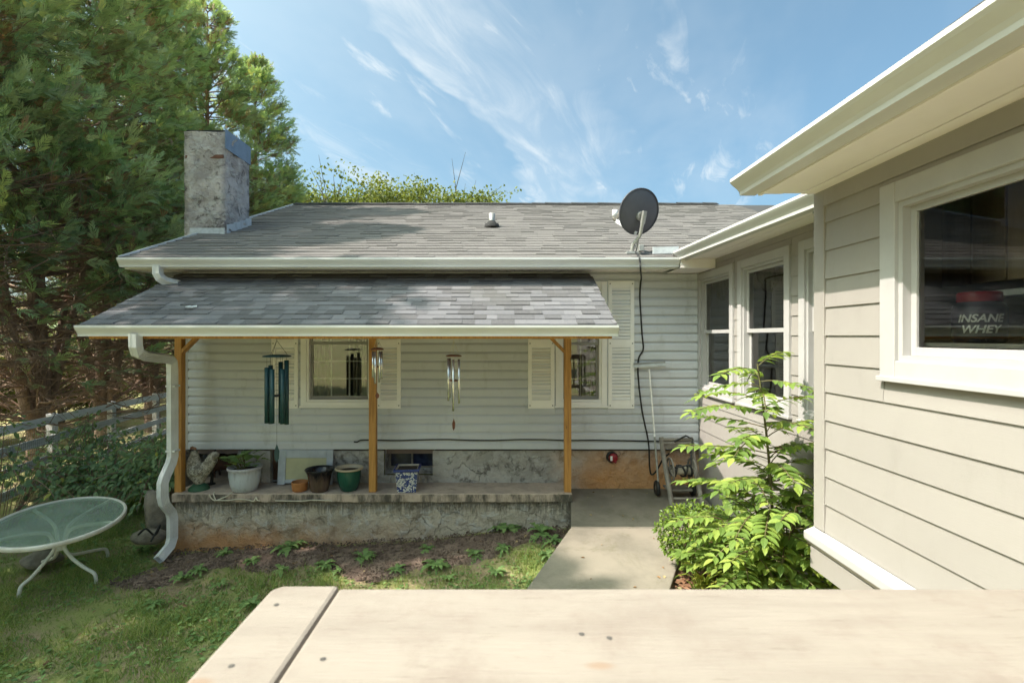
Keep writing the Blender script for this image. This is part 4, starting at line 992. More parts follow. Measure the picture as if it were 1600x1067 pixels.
def critter():
    d = 7.25; t = thing('iron_ornament', ((353 - VX)/F*d, d, LZ), 'rusty iron pig shaped ornament in the shade behind the rooster', 'ornament')
    skin('body', MAT['rust'], t, [(0,0,.19), (-.10,0,.20), (.10,0,.20), (.17,0,.27), (.22,0,.30)], [(0,1),(0,2),(2,3),(3,4)], [.11, .085, .08, .03, .015])
    for x in (-.11, .11):
        for y in (-.05, .05): m = MB(); m.tube([(x*.7, y, .15), (x*1.2, y*1.2, .07), (x*1.1, y*1.2, 0)], .014, 6); m.build('leg', MAT['rust'], t, local=True)
    d = 6.85; t = thing('iron_bird', ((328 - VX)/F*d, d, LZ), 'small black iron bird standing right behind the rooster', 'ornament')
    skin('body', MAT['iron'], t, [(0,0,.26), (-.05,0,.32), (-.07,0,.40), (.05,0,.34), (.075,0,.47)], [(0,1),(1,2),(0,3),(3,4)], [.06, .05, .03, .03, .01])
    for y in (-.02, .02): m = MB(); m.tube([(.01, y, .22), (.03, y, .10), (.02, y, .012)], .011, 6); m.build('leg', MAT['iron'], t, local=True)
    m = MB(); m.lathe([(.07,0), (.065,.012), (.001,.016)], 14); m.build('base', MAT['iron'], t, local=True)
critter()
m = MB()
for seg in (([at(327,772,6.40), at(330,778,6.40), at(336,781.5,6.395), at(345,779,6.40), at(356,774,6.405), at(363,769,6.46)]), ([at(335,768,6.45), at(334,773,6.405), at(337,781,6.39)]),
            ([at(338,781.5,6.395), at(356,781.5,6.39), at(372,779.5,6.40), at(388,781,6.39), at(396,782.5,6.39), at(400,777,6.40), at(402,781,6.395), at(406,782,6.395)]), ([at(430,782,6.393), at(470,782.5,6.39), at(490,781,6.395), at(519,782.3,6.39)])):
    m.tube(bez(seg, 5), .0075, 5)
tag(m.build('string', MAT['rope'], None, loc=(-3.2, 6.4, -2.0)), 'loose pale string lying along the front edge of the ledge', 'string')

# ------------------------------------------------------------------ wind chimes
def chime(px, d, ytop, ydisc, rdisc, tubes, r, mat_t, mat_d, label, ystr=None, ysail=None, sail=(.05,.12), thin=.02, hook=True):
    o = at(px, ydisc, d); t = thing('wind_chime', o, label, 'wind chime', 'wind chimes under the porch gutter')
    m = MB(); m.lathe([(.001, thin*.8), (rdisc*.5, thin*.7), (rdisc*.93, thin*.1), (rdisc, -thin*.4), (rdisc*.92, -thin*.6), (.001, -thin*.6)], 26, o); m.build('disc', mat_d, t)
    top = at(px, ytop, d); m = MB()
    for k in range(3): a = 2*math.pi*k/3 + .5; m.tube([top, o + Vector((rdisc*.72*math.cos(a), rdisc*.72*math.sin(a), .01))], .0022, 5)
    up = Vector((px and top.x, d, max(top.z + .12, .05 + (d - PF)*PS)))
    m.tube([top, up], .0022, 5)
    n = len(tubes); 
    for k, (a, z0, z1) in enumerate(tubes):
        c = o + Vector((rdisc*.66*math.cos(a), rdisc*.66*math.sin(a), 0)); m.tube([c, Vector((c.x, c.y, at(0, z0, d)[2]))], .0016, 4)
    m.build('cord', MAT['iron'] if mat_d is MAT['teal'] else MAT['rope'], t)
    for k, (a, z0, z1) in enumerate(tubes):
        c = o + Vector((rdisc*.66*math.cos(a), rdisc*.66*math.sin(a), 0)); za, zb_ = at(0, z0, d)[2], at(0, z1, d)[2]
        m = MB(); m.lathe([(r*.8, zb_), (r, zb_), (r, za), (r*.8, za), (r*.8, zb_)], 14, (c.x, c.y, 0)); m.build('tube', mat_t, t)
    if ystr: m = MB(); z = at(0, ystr, d)[2]; m.lathe([(.001,.008), (rdisc*.46,.008), (rdisc*.5,0), (rdisc*.46,-.008), (.001,-.008)], 20, (o.x, o.y, z)); m.build('striker', MAT['iron'] if mat_d is MAT['teal'] else mat_d, t)
    if ysail:
        z = at(0, ysail, d)[2]; w, h = sail
        m = MB(); m.tube([o, Vector((o.x, o.y, z + h/2))], .0016, 4); m.build('cord', MAT['rope'] if mat_d is not MAT['teal'] else MAT['iron'], t)
        m = MB(); m.prism([(0, h/2), (w/2, h*.1), (w/2*.8, -h*.3), (0, -h/2), (-w/2*.8, -h*.3), (-w/2, h*.1)], lambda q: (o.x + q[0]*.8, o.y - .003 + q[0]*.5, z + q[1]), lambda q: (o.x + q[0]*.8, o.y + .003 + q[0]*.5, z + q[1])); m.build('sail', mat_d, t)
ang = lambda k, n, o=0: 2*math.pi*k/n + o
chime(432.5, 5.55, 532, 556, .148, [(math.pi*1.13, 574, 660), (math.pi*1.48, 576, 659), (math.pi*1.83, 576, 661), (math.pi*.85, 571, 663), (math.pi*.50, 566, 663), (math.pi*.15, 563, 664)], .024, MAT['teal'], MAT['teal'], 'large teal metal wind chime with six thick tubes before the left window', 618, 708, (.055, .20))
chime(589.5, 5.50, 528, 545, .070, [(ang(k, 6, .3), 549, y) for k, y in enumerate((592, 598, 597, 590, 599, 593))], .0105, MAT['silver'], MAT['redwood'], 'small wind chime with short silver tubes hanging beside the middle post', 573, 618, (.045, .07))
chime(709, 5.55, 533, 555.5, .088, [(math.pi*1.05, 560, 626), (math.pi*1.5, 561, 641), (math.pi*1.95, 561, 630), (math.pi*.8, 560, 622)], .0118, MAT['silver'], MAT['redwood'], 'wind chime with long thin silver tubes over bare siding between the windows', 594.5, 663, (.038, .135), .016)

# ------------------------------------------------------------------ hose cart, pole squeegee, red fixture
def hose_cart():
    d = 6.45; o = Vector(((1063 - VX)/F*d, 6.55, -2.075)); t = thing('hose_reel_cart', o, 'grey hose reel cart on small black wheels in the corner', 'hose reel')
    x0, x1 = (1043 - VX)/F*6.4, (1085 - VX)/F*6.5
    for x, tilt in ((x0, .0), (x1, .02)):
        m = MB(); m.tube(bez([(x, 6.25, -2.07), (x, 6.28, -1.98), (x - .01, 6.40, -1.72), (x - .02, 6.50, -1.50), (x - .03, 6.56, -1.285)], 5), .030, 10); m.build('side_rail', MAT['greymetal'], t)
    for z, y, r in ((-1.315, 6.545, .022), (-1.36, 6.535, .022), (-1.99, 6.29, .02)):
        m = MB(); m.tube([(x0 - .02, y, z), (x1 + .0, y, z)], r, 10); m.build('cross_bar', MAT['greymetal'], t)
    m = MB(); m.box(x0, x1, 6.52, 6.545, -1.43, -1.34); m.build('handle_panel', MAT['greymetal'], t, bevel=.008)
    m = MB(); m.box(x0 - .02, x1 + .05, 6.22, 6.30, -2.10, -2.035); m.build('foot_bar', MAT['greymetal'], t, bevel=.01)
    m = MB(); m.box(x0 + .04, x1 - .02, 6.50, 6.72, -1.965, -1.94); m.build('tray', MAT['greymetal'], t, bevel=.006)
    cy, cz = 6.50, -1.70
    for x in (x0 + .065, x1 - .03):
        m = MB(); m.lathe([(.145,-.010), (.165,-.010), (.165,.010), (.145,.010)], 32, (x, cy, cz), axis='x', closed=True)
        for k in range(6): a = k*math.pi/3 + .3; m.bar((x, cy, cz), (x, cy + .15*math.cos(a), cz + .15*math.sin(a)), .018, .012, (1,0,0))
        m.lathe([(.001,-.014), (.04,-.014), (.04,.014), (.001,.014)], 16, (x, cy, cz), axis='x'); m.build('spool_flange', MAT['greymetal'], t)
    m = MB(); m.lathe([(.05, 0), (.05, x1 - x0 - .09)], 18, (x0 + .065, cy, cz), axis='x'); m.build('drum', simple('pale drum', (.42,.38,.30), None, 8, .6), t)
    pts = []
    for k in range(110): a = k*.31; pts.append((x0 + .085 + (x1 - x0 - .14)*(.5 - .5*math.cos(k*.06)), cy + .068*math.cos(a), cz + .068*math.sin(a)))
    pts += [Vector((x1 - .08, 6.40, -1.60)), Vector((x1 - .06, 6.44, -1.45)), Vector((x1 - .02, 6.50, -1.30)), Vector((x1 - .10, 6.52, -1.26)), Vector((x0 + .12, 6.50, -1.33))]
    m = MB(); m.tube(pts, .012, 8); m.build('hose', MAT['black'], t)
    for x in (x0 - .055, x1 + .03):
        m = MB(); m.lathe([(.035,-.02), (.085,-.022), (.098,-.012), (.098,.012), (.085,.022), (.035,.02)], 26, (x, 6.66, -1.965), axis='x', closed=True); w = m.build('wheel', MAT['black'], t)
        m = MB(); m.lathe([(.001,-.016), (.034,-.016), (.034,.016), (.001,.016)], 14, (x, 6.66, -1.965), axis='x'); m.build('hubcap', MAT['greymetal'], w)
hose_cart()
def squeegee():
    b = at(1030, 771, 6.62); h = at(1014.5, 577, 6.83); t = thing('pole_squeegee', b, 'long handled push broom with pale head leaning upside down on the siding', 'broom')
    m = MB(); m.tube([b, b.lerp(h, .45)], .013, 10); m.build('pole', MAT['galv'], t)
    m = MB(); m.tube([b.lerp(h, .44), h], .0105, 10); m.build('pole', MAT['shutter'], t)
    a, c = at(990, 572.5, 6.845), at(1039.5, 569.5, 6.83)
    m = MB(); m.bar(a, c, .045, .040); m.build('head', MAT['lead'], t, bevel=.006)
    m = MB(); m.bar(a + Vector((0,0,.032)), c + Vector((0,0,.032)), .012, .026); m.build('blade', MAT['sash'], t)
squeegee()
def fixture():
    c = at(957.5, 714, 6.90); t = thing('hose_bib', c, 'small round red fixture with black rim on the foundation wall', 'fixture')
    m = MB(); m.lathe([(.001,-.075), (.045,-.07), (.06,-.05), (.055,-.015)], 22, c, axis='y'); m.build('cover', MAT['red'], t)
    m = MB(); m.lathe([(.075,.03), (.078,-.015), (.058,-.022), (.05,.0)], 22, c + Vector((-.012,0,0)), axis='y'); m.build('rim', MAT['black'], t)
    m = MB(); m.tube([c + Vector((.0,-.04,-.03)), c + Vector((.03,-.07,-.06))], .016, 10); m.build('spout', MAT['red'], t)
    m = MB(); m.box(c.x-.05, c.x-.02, c.y-.085, c.y-.066, c.z-.03, c.z+.03); m.build('badge', MAT['white_print'], t, bevel=.004)
fixture()

# ------------------------------------------------------------------ patio table
def table():
    c = Vector((-4.98, 5.72, -2.045)); t = thing('patio_table', (c.x, c.y, gz(c.x, c.y)), 'oval glass patio table with white tubular frame on the lawn at the left', 'table')
    L = Vector((-.50, .866, 0)); Wd = Vector((.866, .50, 0)); La, Wb = .86, .585
    tilt = lambda p: p + Vector((0, 0, -.02*(p - c).dot(Wd)))
    N_ = 64; rim = [tilt(c + L*La*math.cos(2*math.pi*k/N_) + Wd*Wb*math.sin(2*math.pi*k/N_)) for k in range(N_)]
    vs, fs = [], []
    for k in range(N_):
        d = (rim[k] - c).normalized(); d.z = 0
        for (o, z) in ((-.016,.014), (.010,.016), (.016,.006), (.016,-.026), (.006,-.032), (-.016,-.030)): vs.append(rim[k] + d*o + Vector((0,0,z)))
    fs = [(6*k+j, 6*((k+1) % N_)+j, 6*((k+1) % N_)+(j+1) % 6, 6*k+(j+1) % 6) for k in range(N_) for j in range(6)]
    m = MB(); m.add(vs, fs, True); m.build('rim', MAT['table'], t)
    m = MB(); g_ = [c + (p - c)*.984 for p in rim]; m.add([p + Vector((0,0,.004)) for p in g_] + [p - Vector((0,0,.003)) for p in g_], [tuple(range(N_)), tuple(range(N_, 2*N_))[::-1]]); m.build('glass_top', MAT['tableglass'], t)
    feet = [at(30, 931, 5.38), at(150, 908, 5.70), at(168, 862, 6.42), at(61, 888, 6.02)]
    for f in feet:
        f = Vector((f.x, f.y, gz(f.x, f.y))); dxy = Vector((f.x - c.x, f.y - c.y, 0)); u = dxy.normalized(); a = math.atan2(u.dot(Wd), u.dot(L)); rr = 1/math.sqrt((math.cos(a)/La)**2 + (math.sin(a)/Wb)**2)
        h = lambda k, z: Vector((c.x, c.y, 0)) + u*k + Vector((0, 0, z))
        ln = dxy.length
        pts = bez([h(rr*.97, c.z - .02), h(rr*.60, c.z - .04), h(.22, c.z - .07), h(.10, c.z - .13), h(.055, c.z - .28), h(.07, f.z + .36), h(.16, f.z + .26), h(ln*.72, f.z + .165), h(ln*.94, f.z + .115), h(ln, f.z + .05), h(ln, f.z)], 6)
        m = MB(); m.tube(pts, .0185, 12); m.build('leg', MAT['table'], t)
    m = MB(); m.lathe([(.052,-.06), (.052,.02)], 18, (c.x, c.y, c.z - .27)); m.build('collar', MAT['table'], t)
table()
def lump(name, c, r, mat, label, cat, seed, sq_=(1,1,.7)):
    q = np.random.default_rng(seed); ph = q.uniform(0, 6.28, (6, 3)); fr = q.uniform(1.2, 3.4, (6, 3)); m = MB(); nu, nv = 22, 13; vs = []
    for j in range(nv+1):
        th = math.pi*j/nv
        for i in range(nu):
            p = 2*math.pi*i/nu; d = np.array([math.sin(th)*math.cos(p), math.sin(th)*math.sin(p), math.cos(th)]); k = 1 + .10*sum(math.sin(float(fr[a] @ d) + ph[a][0]) for a in range(6))/1.6
            vs.append((c[0] + d[0]*r*k*sq_[0], c[1] + d[1]*r*k*sq_[1], c[2] + d[2]*r*k*sq_[2]))
    m.add(vs, [(j*nu+i, (j+1)*nu+i, (j+1)*nu+(i+1) % nu, j*nu+(i+1) % nu) for j in range(nv) for i in range(nu)], True)
    return tag(m.build(name, mat, None, loc=c), label, cat)
lump('rock', at(248, 800, 6.75), .27, MAT['rock'], 'upright weathered grey rock against the left end of the ledge behind the downspout', 'rock', 2, (.62,.6,1.25))
lump('rock', at(233, 838, 6.45), .17, MAT['rock'], 'flat pale rock on the grass left of the downspout foot', 'rock', 5, (1.3,.8,.55))
lump('rock', at(65, 872, 6.05), .17, MAT['rock'], 'brown rock lying on the lawn under the patio table', 'rock', 9, (1.1,.9,.6))
m = MB(); m.tube(bez([at(216,835,6.2), at(228,826,6.2), at(242,836,6.3), at(250,820,6.4), at(236,845,6.2)], 6), .012, 6); tag(m.build('hose', MAT['black'], None, loc=at(230,840,6.3)), 'short piece of black hose curled on the rocks by the downspout', 'hose')

# ------------------------------------------------------------------ fence
def fence():
    P = [Vector((-6.6, 4.6)), Vector((-7.45, 6.9)), Vector((-8.15, 9.2)), Vector((-8.85, 11.5)), Vector((-9.5, 13.9)), Vector((-10.1, 16.3)), Vector((-10.6, 18.7))]
    t = thing('rail_fence', (-8.5, 10, -2.7), 'weathered white four rail fence with wire mesh behind the vines', 'fence')
    ztop = lambda p: -1.36 - .033*(p.y - 8)
    for p in P:
        m = MB(); z = ztop(p); m.box(p.x - .06, p.x + .06, p.y - .06, p.y + .06, gz(p.x, p.y) - .1, z + .02); m.build('post', MAT['fence'], t, bevel=.006)
    wm = MB()
    for a, b in zip(P[:-1], P[1:]):
        dr_ = (b - a).normalized(); off = Vector((dr_.y, -dr_.x))*.075
        for k in range(4):
            z0, z1 = ztop(a) - .075 - k*.335, ztop(b) - .075 - k*.335
            m = MB(); m.bar((a.x + off.x, a.y + off.y, z0 + rng.uniform(-.01, .01)), (b.x + off.x, b.y + off.y, z1), .028, .135); m.build('rail', MAT['fence'], t, bevel=.003)
        off2 = off*1.3; n = 44
        for i in range(n):
            q = a.lerp(b, i/n) + off2; wm.bar((q.x, q.y, ztop(a) - 1.2), (q.x, q.y, ztop(a.lerp(b, i/n)) - .2), .003, .003)
        for k in range(18): wm.bar((a.x + off2.x, a.y + off2.y, ztop(a) - .25 - k*.055), (b.x + off2.x, b.y + off2.y, ztop(b) - .25 - k*.055), .003, .003)
    tag(wm.build('wire_mesh', MAT['galv'], t), kind='stuff')
fence()

# ------------------------------------------------------------------ cypress row
def frond_tpl():
    V, T = [], []
    def blade(x, y, z, dx, dy, dz, ln, w):
        n = len(V); px_, py_ = -dy, dx; l = math.hypot(px_, py_) or 1; px_, py_ = px_/l*w, py_/l*w
        V.extend([(x, y, z), (x+dx*ln*.45+px_, y+dy*ln*.45+py_, z+dz*ln*.45), (x+dx*ln, y+dy*ln, z+dz*ln), (x+dx*ln*.45-px_, y+dy*ln*.45-py_, z+dz*ln*.45)]); T.extend([(n, n+1, n+2), (n, n+2, n+3)])
    r = random.Random(5)
    for i in range(9):
        t = .05 + i*.102; zz = .10*math.sin(t*2.6) - .10*t*t
        for s in (-1, 1):
            ln = (.36*(1 - t)**.75 + .12)*r.uniform(.75, 1.2); blade(t + r.uniform(-.02, .02), 0, zz, .86, s*r.uniform(.40, .62), r.uniform(-.08, .16), ln, .022 + .008*(1-t))
    blade(.5, 0, .05, 1, 0, -.05, .55, .022); blade(0, 0, 0, 1, 0, .1, .6, .016)
    return np.array(V), np.array(T)
FR = frond_tpl()
def cypress_meshes(seed, H=13.6, rad=2.35, bare=3.1, nbr=215):
    """Crown of feathery sprays on branches, with a trunk and bare lower limbs."""
    q = np.random.default_rng(seed); P, Dn, U, Sz, Rn = [], [], [], [], []
    wood = MB(); dead = MB()
    wood.tube([(0,0,-.2), (.03,.02,1.5), (-.04,.03,4), (.03,-.02,8), (0,0,H-.6)], [.20, .165, .13, .08, .015], 10)
    lean = lambda z: (0, 0)
    for k in range(nbr):
        f = q.random()**.85; z = bare + (H - .3 - bare)*f
        prof = rad*((1 - f)**.62)*(.62 + .38*min(1, f*5 + .25)); ln = prof*q.uniform(.74, 1.12) + .12
        az = q.uniform(0, 2*math.pi); up = q.uniform(.20, .75) + .5*f
        d = np.array([math.cos(az), math.sin(az), up]); d /= np.linalg.norm(d)
        p0 = np.array([0, 0, z - ln*.35]); tip = p0 + np.array([math.cos(az), math.sin(az), up*.62])*ln
        mid_ = (p0 + tip)/2 - np.array([0, 0, .08*ln])
        wood.tube([p0, mid_, tip], [.022 + .01*(1-f), .014, .004], 4, cap=False)
        clump = q.uniform(-.22, .22)
        n = int(21 + 19*ln)
        for i in range(n):
            t = .28 + .74*q.random()**.72; c = (1-t)**2*p0 + 2*t*(1-t)*mid_ + t*t*tip + q.normal(size=3)*.085*(.6 + ln*.45)
            out = np.array([math.cos(az), math.sin(az), 0]); dd = out*.9 + q.normal(size=3)*.45 + np.array([0, 0, .30 + .45*f])
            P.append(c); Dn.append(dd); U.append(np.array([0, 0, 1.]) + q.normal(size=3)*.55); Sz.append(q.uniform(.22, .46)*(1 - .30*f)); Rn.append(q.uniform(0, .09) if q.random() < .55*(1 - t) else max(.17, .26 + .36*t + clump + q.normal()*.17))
    for k in range(230):                                                  # dead lower limbs with twigs
        z = q.uniform(.7, bare + 3.2); az = q.uniform(0, 6.28); ln = q.uniform(.8, 2.2); up = q.uniform(-.15, .75)
        a = np.array([0, 0, z]); e = a + np.array([math.cos(az)*ln, math.sin(az)*ln, up*ln]); mm = (a+e)/2 + q.normal(size=3)*.10
        dead.tube([a, mm, e], [.026, .016, .005], 4, cap=False)
        for j in range(9):
            t = q.uniform(.25, 1); c = (1-t)**2*a + 2*t*(1-t)*mm + t*t*e; d = q.normal(size=3)*.6 + np.array([math.cos(az), math.sin(az), .2]); d = d/np.linalg.norm(d)*q.uniform(.25, .8)
            dead.tube([c, c + d*.5 + q.normal(size=3)*.04, c + d], [.008, .005, .002], 3, cap=False)
    for k in range(5):                                                   # leaning secondary stems
        az = q.uniform(0, 6.28); wood.tube([(0,0,.3), (math.cos(az)*.35, math.sin(az)*.35, 1.8), (math.cos(az)*.75, math.sin(az)*.75, 3.6), (math.cos(az)*.9, math.sin(az)*.9, 5.6)], [.09,.075,.055,.03], 7)
    for k in range(120):                                                 # stray green sprays low down
        az = q.uniform(0, 6.28); rr = q.uniform(.6, rad*.95); c = np.array([rr*math.cos(az), rr*math.sin(az), q.uniform(1.6, bare+1)])
        for j in range(3): P.append(c + q.normal(size=3)*.14); Dn.append(np.array([math.cos(az), math.sin(az), .1]) + q.normal(size=3)*.4); U.append(np.array([0,0,1.]) + q.normal(size=3)*.4); Sz.append(q.uniform(.28, .48)); Rn.append(q.uniform(.17, .7))
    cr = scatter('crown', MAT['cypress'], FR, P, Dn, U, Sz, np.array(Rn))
    return wood.mesh('trunk', MAT['bark']), dead.mesh('dead_limbs', MAT['twig']), cr
CM = [cypress_meshes(s, 13.6, r, b) for s, r, b in ((1, 2.45, 3.7), (2, 2.25, 4.0), (3, 2.5, 3.5))] + [cypress_meshes(4, 13.6, 2.3, 3.6, 105)]
for k, (x, y, s, v, lab) in enumerate((
    (-9.6, 1.3, 1.0, 3, 'thin cypress outside the left edge of the view nearest the deck'),
    (-9.3, 3.3, 1.0, 3, 'thin tall cypress beside the left edge of the view, level with the lawn'),
    (-9.2, 6.0, .94, 0, 'dark green cypress whose sprays enter at the top left edge'),
    (-9.3, 8.3, .97, 1, 'tall green cypress at the far left, nearest of the row in view'),
    (-9.6, 10.5, 1.0, 2, 'tall cypress rising behind the fence left of the downspout'),
    (-9.95, 12.7, 1.02, 0, 'tall cypress standing left of the chimney behind the fence'),
    (-10.2, 14.8, 1.05, 1, 'tall cypress just behind the chimney'),
    (-9.9, 17.0, 1.04, 2, 'tall cypress right behind the chimney top with sunlit upper sprays'),
    (-9.45, 19.3, .98, 0, 'rightmost cypress of the row, sloping down to the roof ridge'))):
    t = thing('cypress_tree', (x, y, gz(x, y)), lab, 'tree', 'cypress trees along the fence'); t.rotation_euler = (0, 0, k*1.7); t.scale = (s*(1 + .04*(k % 3)), s, s*(1.07 if y < 2 else 1.06 if y < 5 else 1.16 if y < 9.5 else 1.10 if y < 13 else 1.0))
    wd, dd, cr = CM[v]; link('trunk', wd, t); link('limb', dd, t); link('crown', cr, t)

# ------------------------------------------------------------------ far broadleaf trees
def decid(seed, H, rad, nl=1500, bare=0.0):
    q = np.random.default_rng(seed); wood = MB(); P, Dn, Rn = [], [], []
    wood.tube([(0,0,-.3), (.1,0,H*.3), (-.05,.1,H*.55), (0,0,H*.82)], [.28, .2, .12, .03], 8)
    for k in range(46):
        z = H*q.uniform(.28, .80); az = q.uniform(0, 6.28); ln = rad*q.uniform(.6, 1.1); up = q.uniform(.40, .90)
        a = np.array([0, 0, z]); e = a + np.array([math.cos(az)*ln, math.sin(az)*ln, up*ln*.8]); mm = (a+e)/2 + q.normal(size=3)*.2
        wood.tube([a, mm, e], [.07, .04, .012], 5, cap=False)
        for j in range(7):
            t = q.uniform(.4, 1); c = (1-t)**2*a + 2*t*(1-t)*mm + t*t*e; d = q.normal(size=3)*.5 + np.array([math.cos(az)*.5, math.sin(az)*.5, .9]); e2 = c + d*q.uniform(.5, 1.1)
            wood.tube([c, (c+e2)/2, e2], [.022, .014, .006], 3, cap=False)
            if q.random() < bare: continue
            cl = q.uniform(-.25, .25)
            for i in range(int(nl/322*q.uniform(.6, 1.4))): P.append(e2 + q.normal(size=3)*np.array([.38, .38, .30])); Dn.append(q.normal(size=3)); Rn.append(.5 + cl + q.normal()*.15)
    zc_ = np.percentile(np.array(P)[:,2], 95.5); keep = [i for i in range(len(P)) if P[i][2] < zc_ + .25*q.random()]
    P = [P[i] for i in keep]; Dn = [Dn[i] for i in keep]; Rn = [Rn[i] for i in keep]
    n = len(P); cr = scatter('crown', MAT['decid'], leaf_tpl(.7, .1, 1), P, Dn, q.normal(size=(n, 3)) + [0, 0, 1], q.uniform(.10, .19, n), np.array(Rn))
    return wood.mesh('trunk', MAT['grey_bark']), cr, float(zc_)
DM = [decid(31, 9.5, 3.2, 42000), decid(32, 9.0, 2.9, 22000, .4), decid(33, 9.3, 3.4, 44000)]
for k, (px, d, ytop, v, lab) in enumerate(((505, 27, 290, 0, 'yellow green broadleaf tree beside the cypress row behind the ridge'), (552, 25, 270, 1, 'half bare broadleaf tree with twigs sticking up behind the ridge'), (612, 26, 284, 1, 'sparse bare topped tree in the middle of the far trees behind the ridge'),
    (655, 27, 280, 2, 'bushy yellow green tree behind the ridge'), (690, 28, 291, 0, 'rightmost rounded green tree behind the ridge'))):
    top = at(px, ytop, d); z0 = gz(top.x, d); s = (top.z - z0)/DM[v][2]*.90
    t = thing('broadleaf_tree', (top.x, d, z0), lab, 'tree', 'broadleaf trees behind the house'); t.scale = (s, s, s); t.rotation_euler = (0, 0, k*2.1)
    wd, cr = DM[v][:2]; link('trunk', wd, t); link('crown', cr, t)
# trees behind the camera, mirrored in the porch windows
for k, (x, y, s, v, lab) in enumerate(((-13, -13, .9, 0, 'broadleaf tree behind the deck, mirrored in the left porch window'), (-7, -17, 1.0, 2, 'rounded tree behind the deck, mirrored in the porch windows'), (1, -19, 1.0, 0, 'broadleaf tree straight behind the deck, mirrored in the right porch window'), (-19, -9, .9, 2, 'large broadleaf tree far left behind the deck'))):
    t = thing('broadleaf_tree', (x, y, gz(x, y) - .3), lab, 'tree', 'trees behind the deck'); t.scale = (s, s, s); t.rotation_euler = (0, 0, k*1.1 + .9)
    wd, cr = DM[v][:2]; link('trunk', wd, t); link('crown', cr, t)
# brighter woods beyond the cypress row
for k, (x, y, s, v, lab) in enumerate(((-24, 15, .62, 0, 'low bushy tree in the sun beyond the fence, seen at the far left between trunks'), (-21, 21, .60, 2, 'low bushy tree in the sun seen between cypress trunks'), (-19, 27, .62, 0, 'bushy tree in the sun seen behind the fence near the porch corner'), (-30, 24, .75, 2, 'larger bushy tree far beyond the cypress trunks'), (-26, 33, .72, 0, 'far bushy tree beyond the fence line'), (-17, 12.5, .42, 2, 'low bush in the sun behind the fence at the far left'), (-15.5, 17.5, .40, 0, 'low bush in the sun behind the cypress trunks'), (-15, 22, .45, 2, 'low bush in the sun left of the porch post'), (-13.2, 8.0, .36, 0, 'thick low bush behind the fence at the left edge of the view'), (-13.0, 10.2, .40, 2, 'thick low bush behind the second cypress trunk'), (-13.4, 12.6, .42, 0, 'thick low bush behind the fence left of the chimney'), (-13.2, 15.2, .44, 2, 'thick low bush behind the cypress trunk left of the downspout'), (-13.6, 18.0, .44, 0, 'thick low bush deep behind the fence near the porch gutter'), (-13.0, 20.8, .46, 2, 'thick low bush behind the trunks beside the downspout'), (-18.5, 9.5, .5, 0, 'bush in the sunny field at the far left edge'))):
    t = thing('broadleaf_tree', (x, y, gz(x, y) - .6), lab, 'tree', 'trees beyond the cypress row'); t.scale = (s, s, s*.8); t.rotation_euler = (0, 0, k*1.3 + .4)
    wd, cr = DM[v][:2]; link('trunk', wd, t); link('crown', cr, t)

# ------------------------------------------------------------------ vine thicket before the fence
def vine(cx, cy, rx, ry, h, n, seed, label, lsz=(.07, .12)):
    q = np.random.default_rng(seed); o = (cx, cy, gz(cx, cy)); t = thing('vine_shrub', o, label, 'shrub', 'vine shrubs along the fence')
    P, Dn, U, Rn = [], [], [], []; m = MB()
    for k in range(46):
        az = q.uniform(0, 6.28); rr = q.random()**.5; e = np.array([math.cos(az)*rx*rr, math.sin(az)*ry*rr, h*(1 - .55*rr*rr)*q.uniform(.55, 1.12)])
        a = np.array([e[0]*.25, e[1]*.25, 0]); mm = (a + e)/2 + np.array([0, 0, .25*h]); droop = e + np.array([math.cos(az)*.3, math.sin(az)*.3, -q.uniform(0, .35)])
        pts = [a, mm, e, droop]; m.tube(bez(pts, 4), .006, 4, cap=False)
        B = [np.array(p) for p in bez(pts, 8)]
        for i in range(n//46):
            c = B[int(q.uniform(.25, .999)*len(B))] + q.normal(size=3)*.085; d = q.normal(size=3)*.6 + np.array([math.cos(az)*.6, math.sin(az)*.6 - .3, -.35])
            P.append(c); Dn.append(d); U.append(q.normal(size=3)*.5 + [0, -.3, 1]); Rn.append(min(.9, .38 + q.normal()*.2) if q.random() > .012 else 1.0)
    n = len(P); me = scatter('foliage', MAT['vine'], leaf_tpl(.52, .14, 2), P, Dn, U, q.uniform(lsz[0], lsz[1], n), np.array(Rn)); link('foliage', me, t)
    m.build('stem', MAT['twig'], t, local=True)
vine(-7.2, 7.2, 1.05, .8, 1.5, 850, 1, 'tangled green vine shrub at the far left before the fence')
vine(-6.2, 7.9, .95, .7, .98, 1500, 2, 'dense green vine shrub beyond the patio table')
vine(-5.3, 8.0, .75, .7, 1.05, 1900, 3, 'dense green vine shrub right beside the white downspout')
vine(-7.6, 9.4, 1.0, .8, 1.2, 800, 4, 'loose vine growing over the middle of the fence rails')
vine(-5.9, 9.2, .8, .8, 1.05, 1000, 5, 'tall vine growth left of the porch post below the fence top')

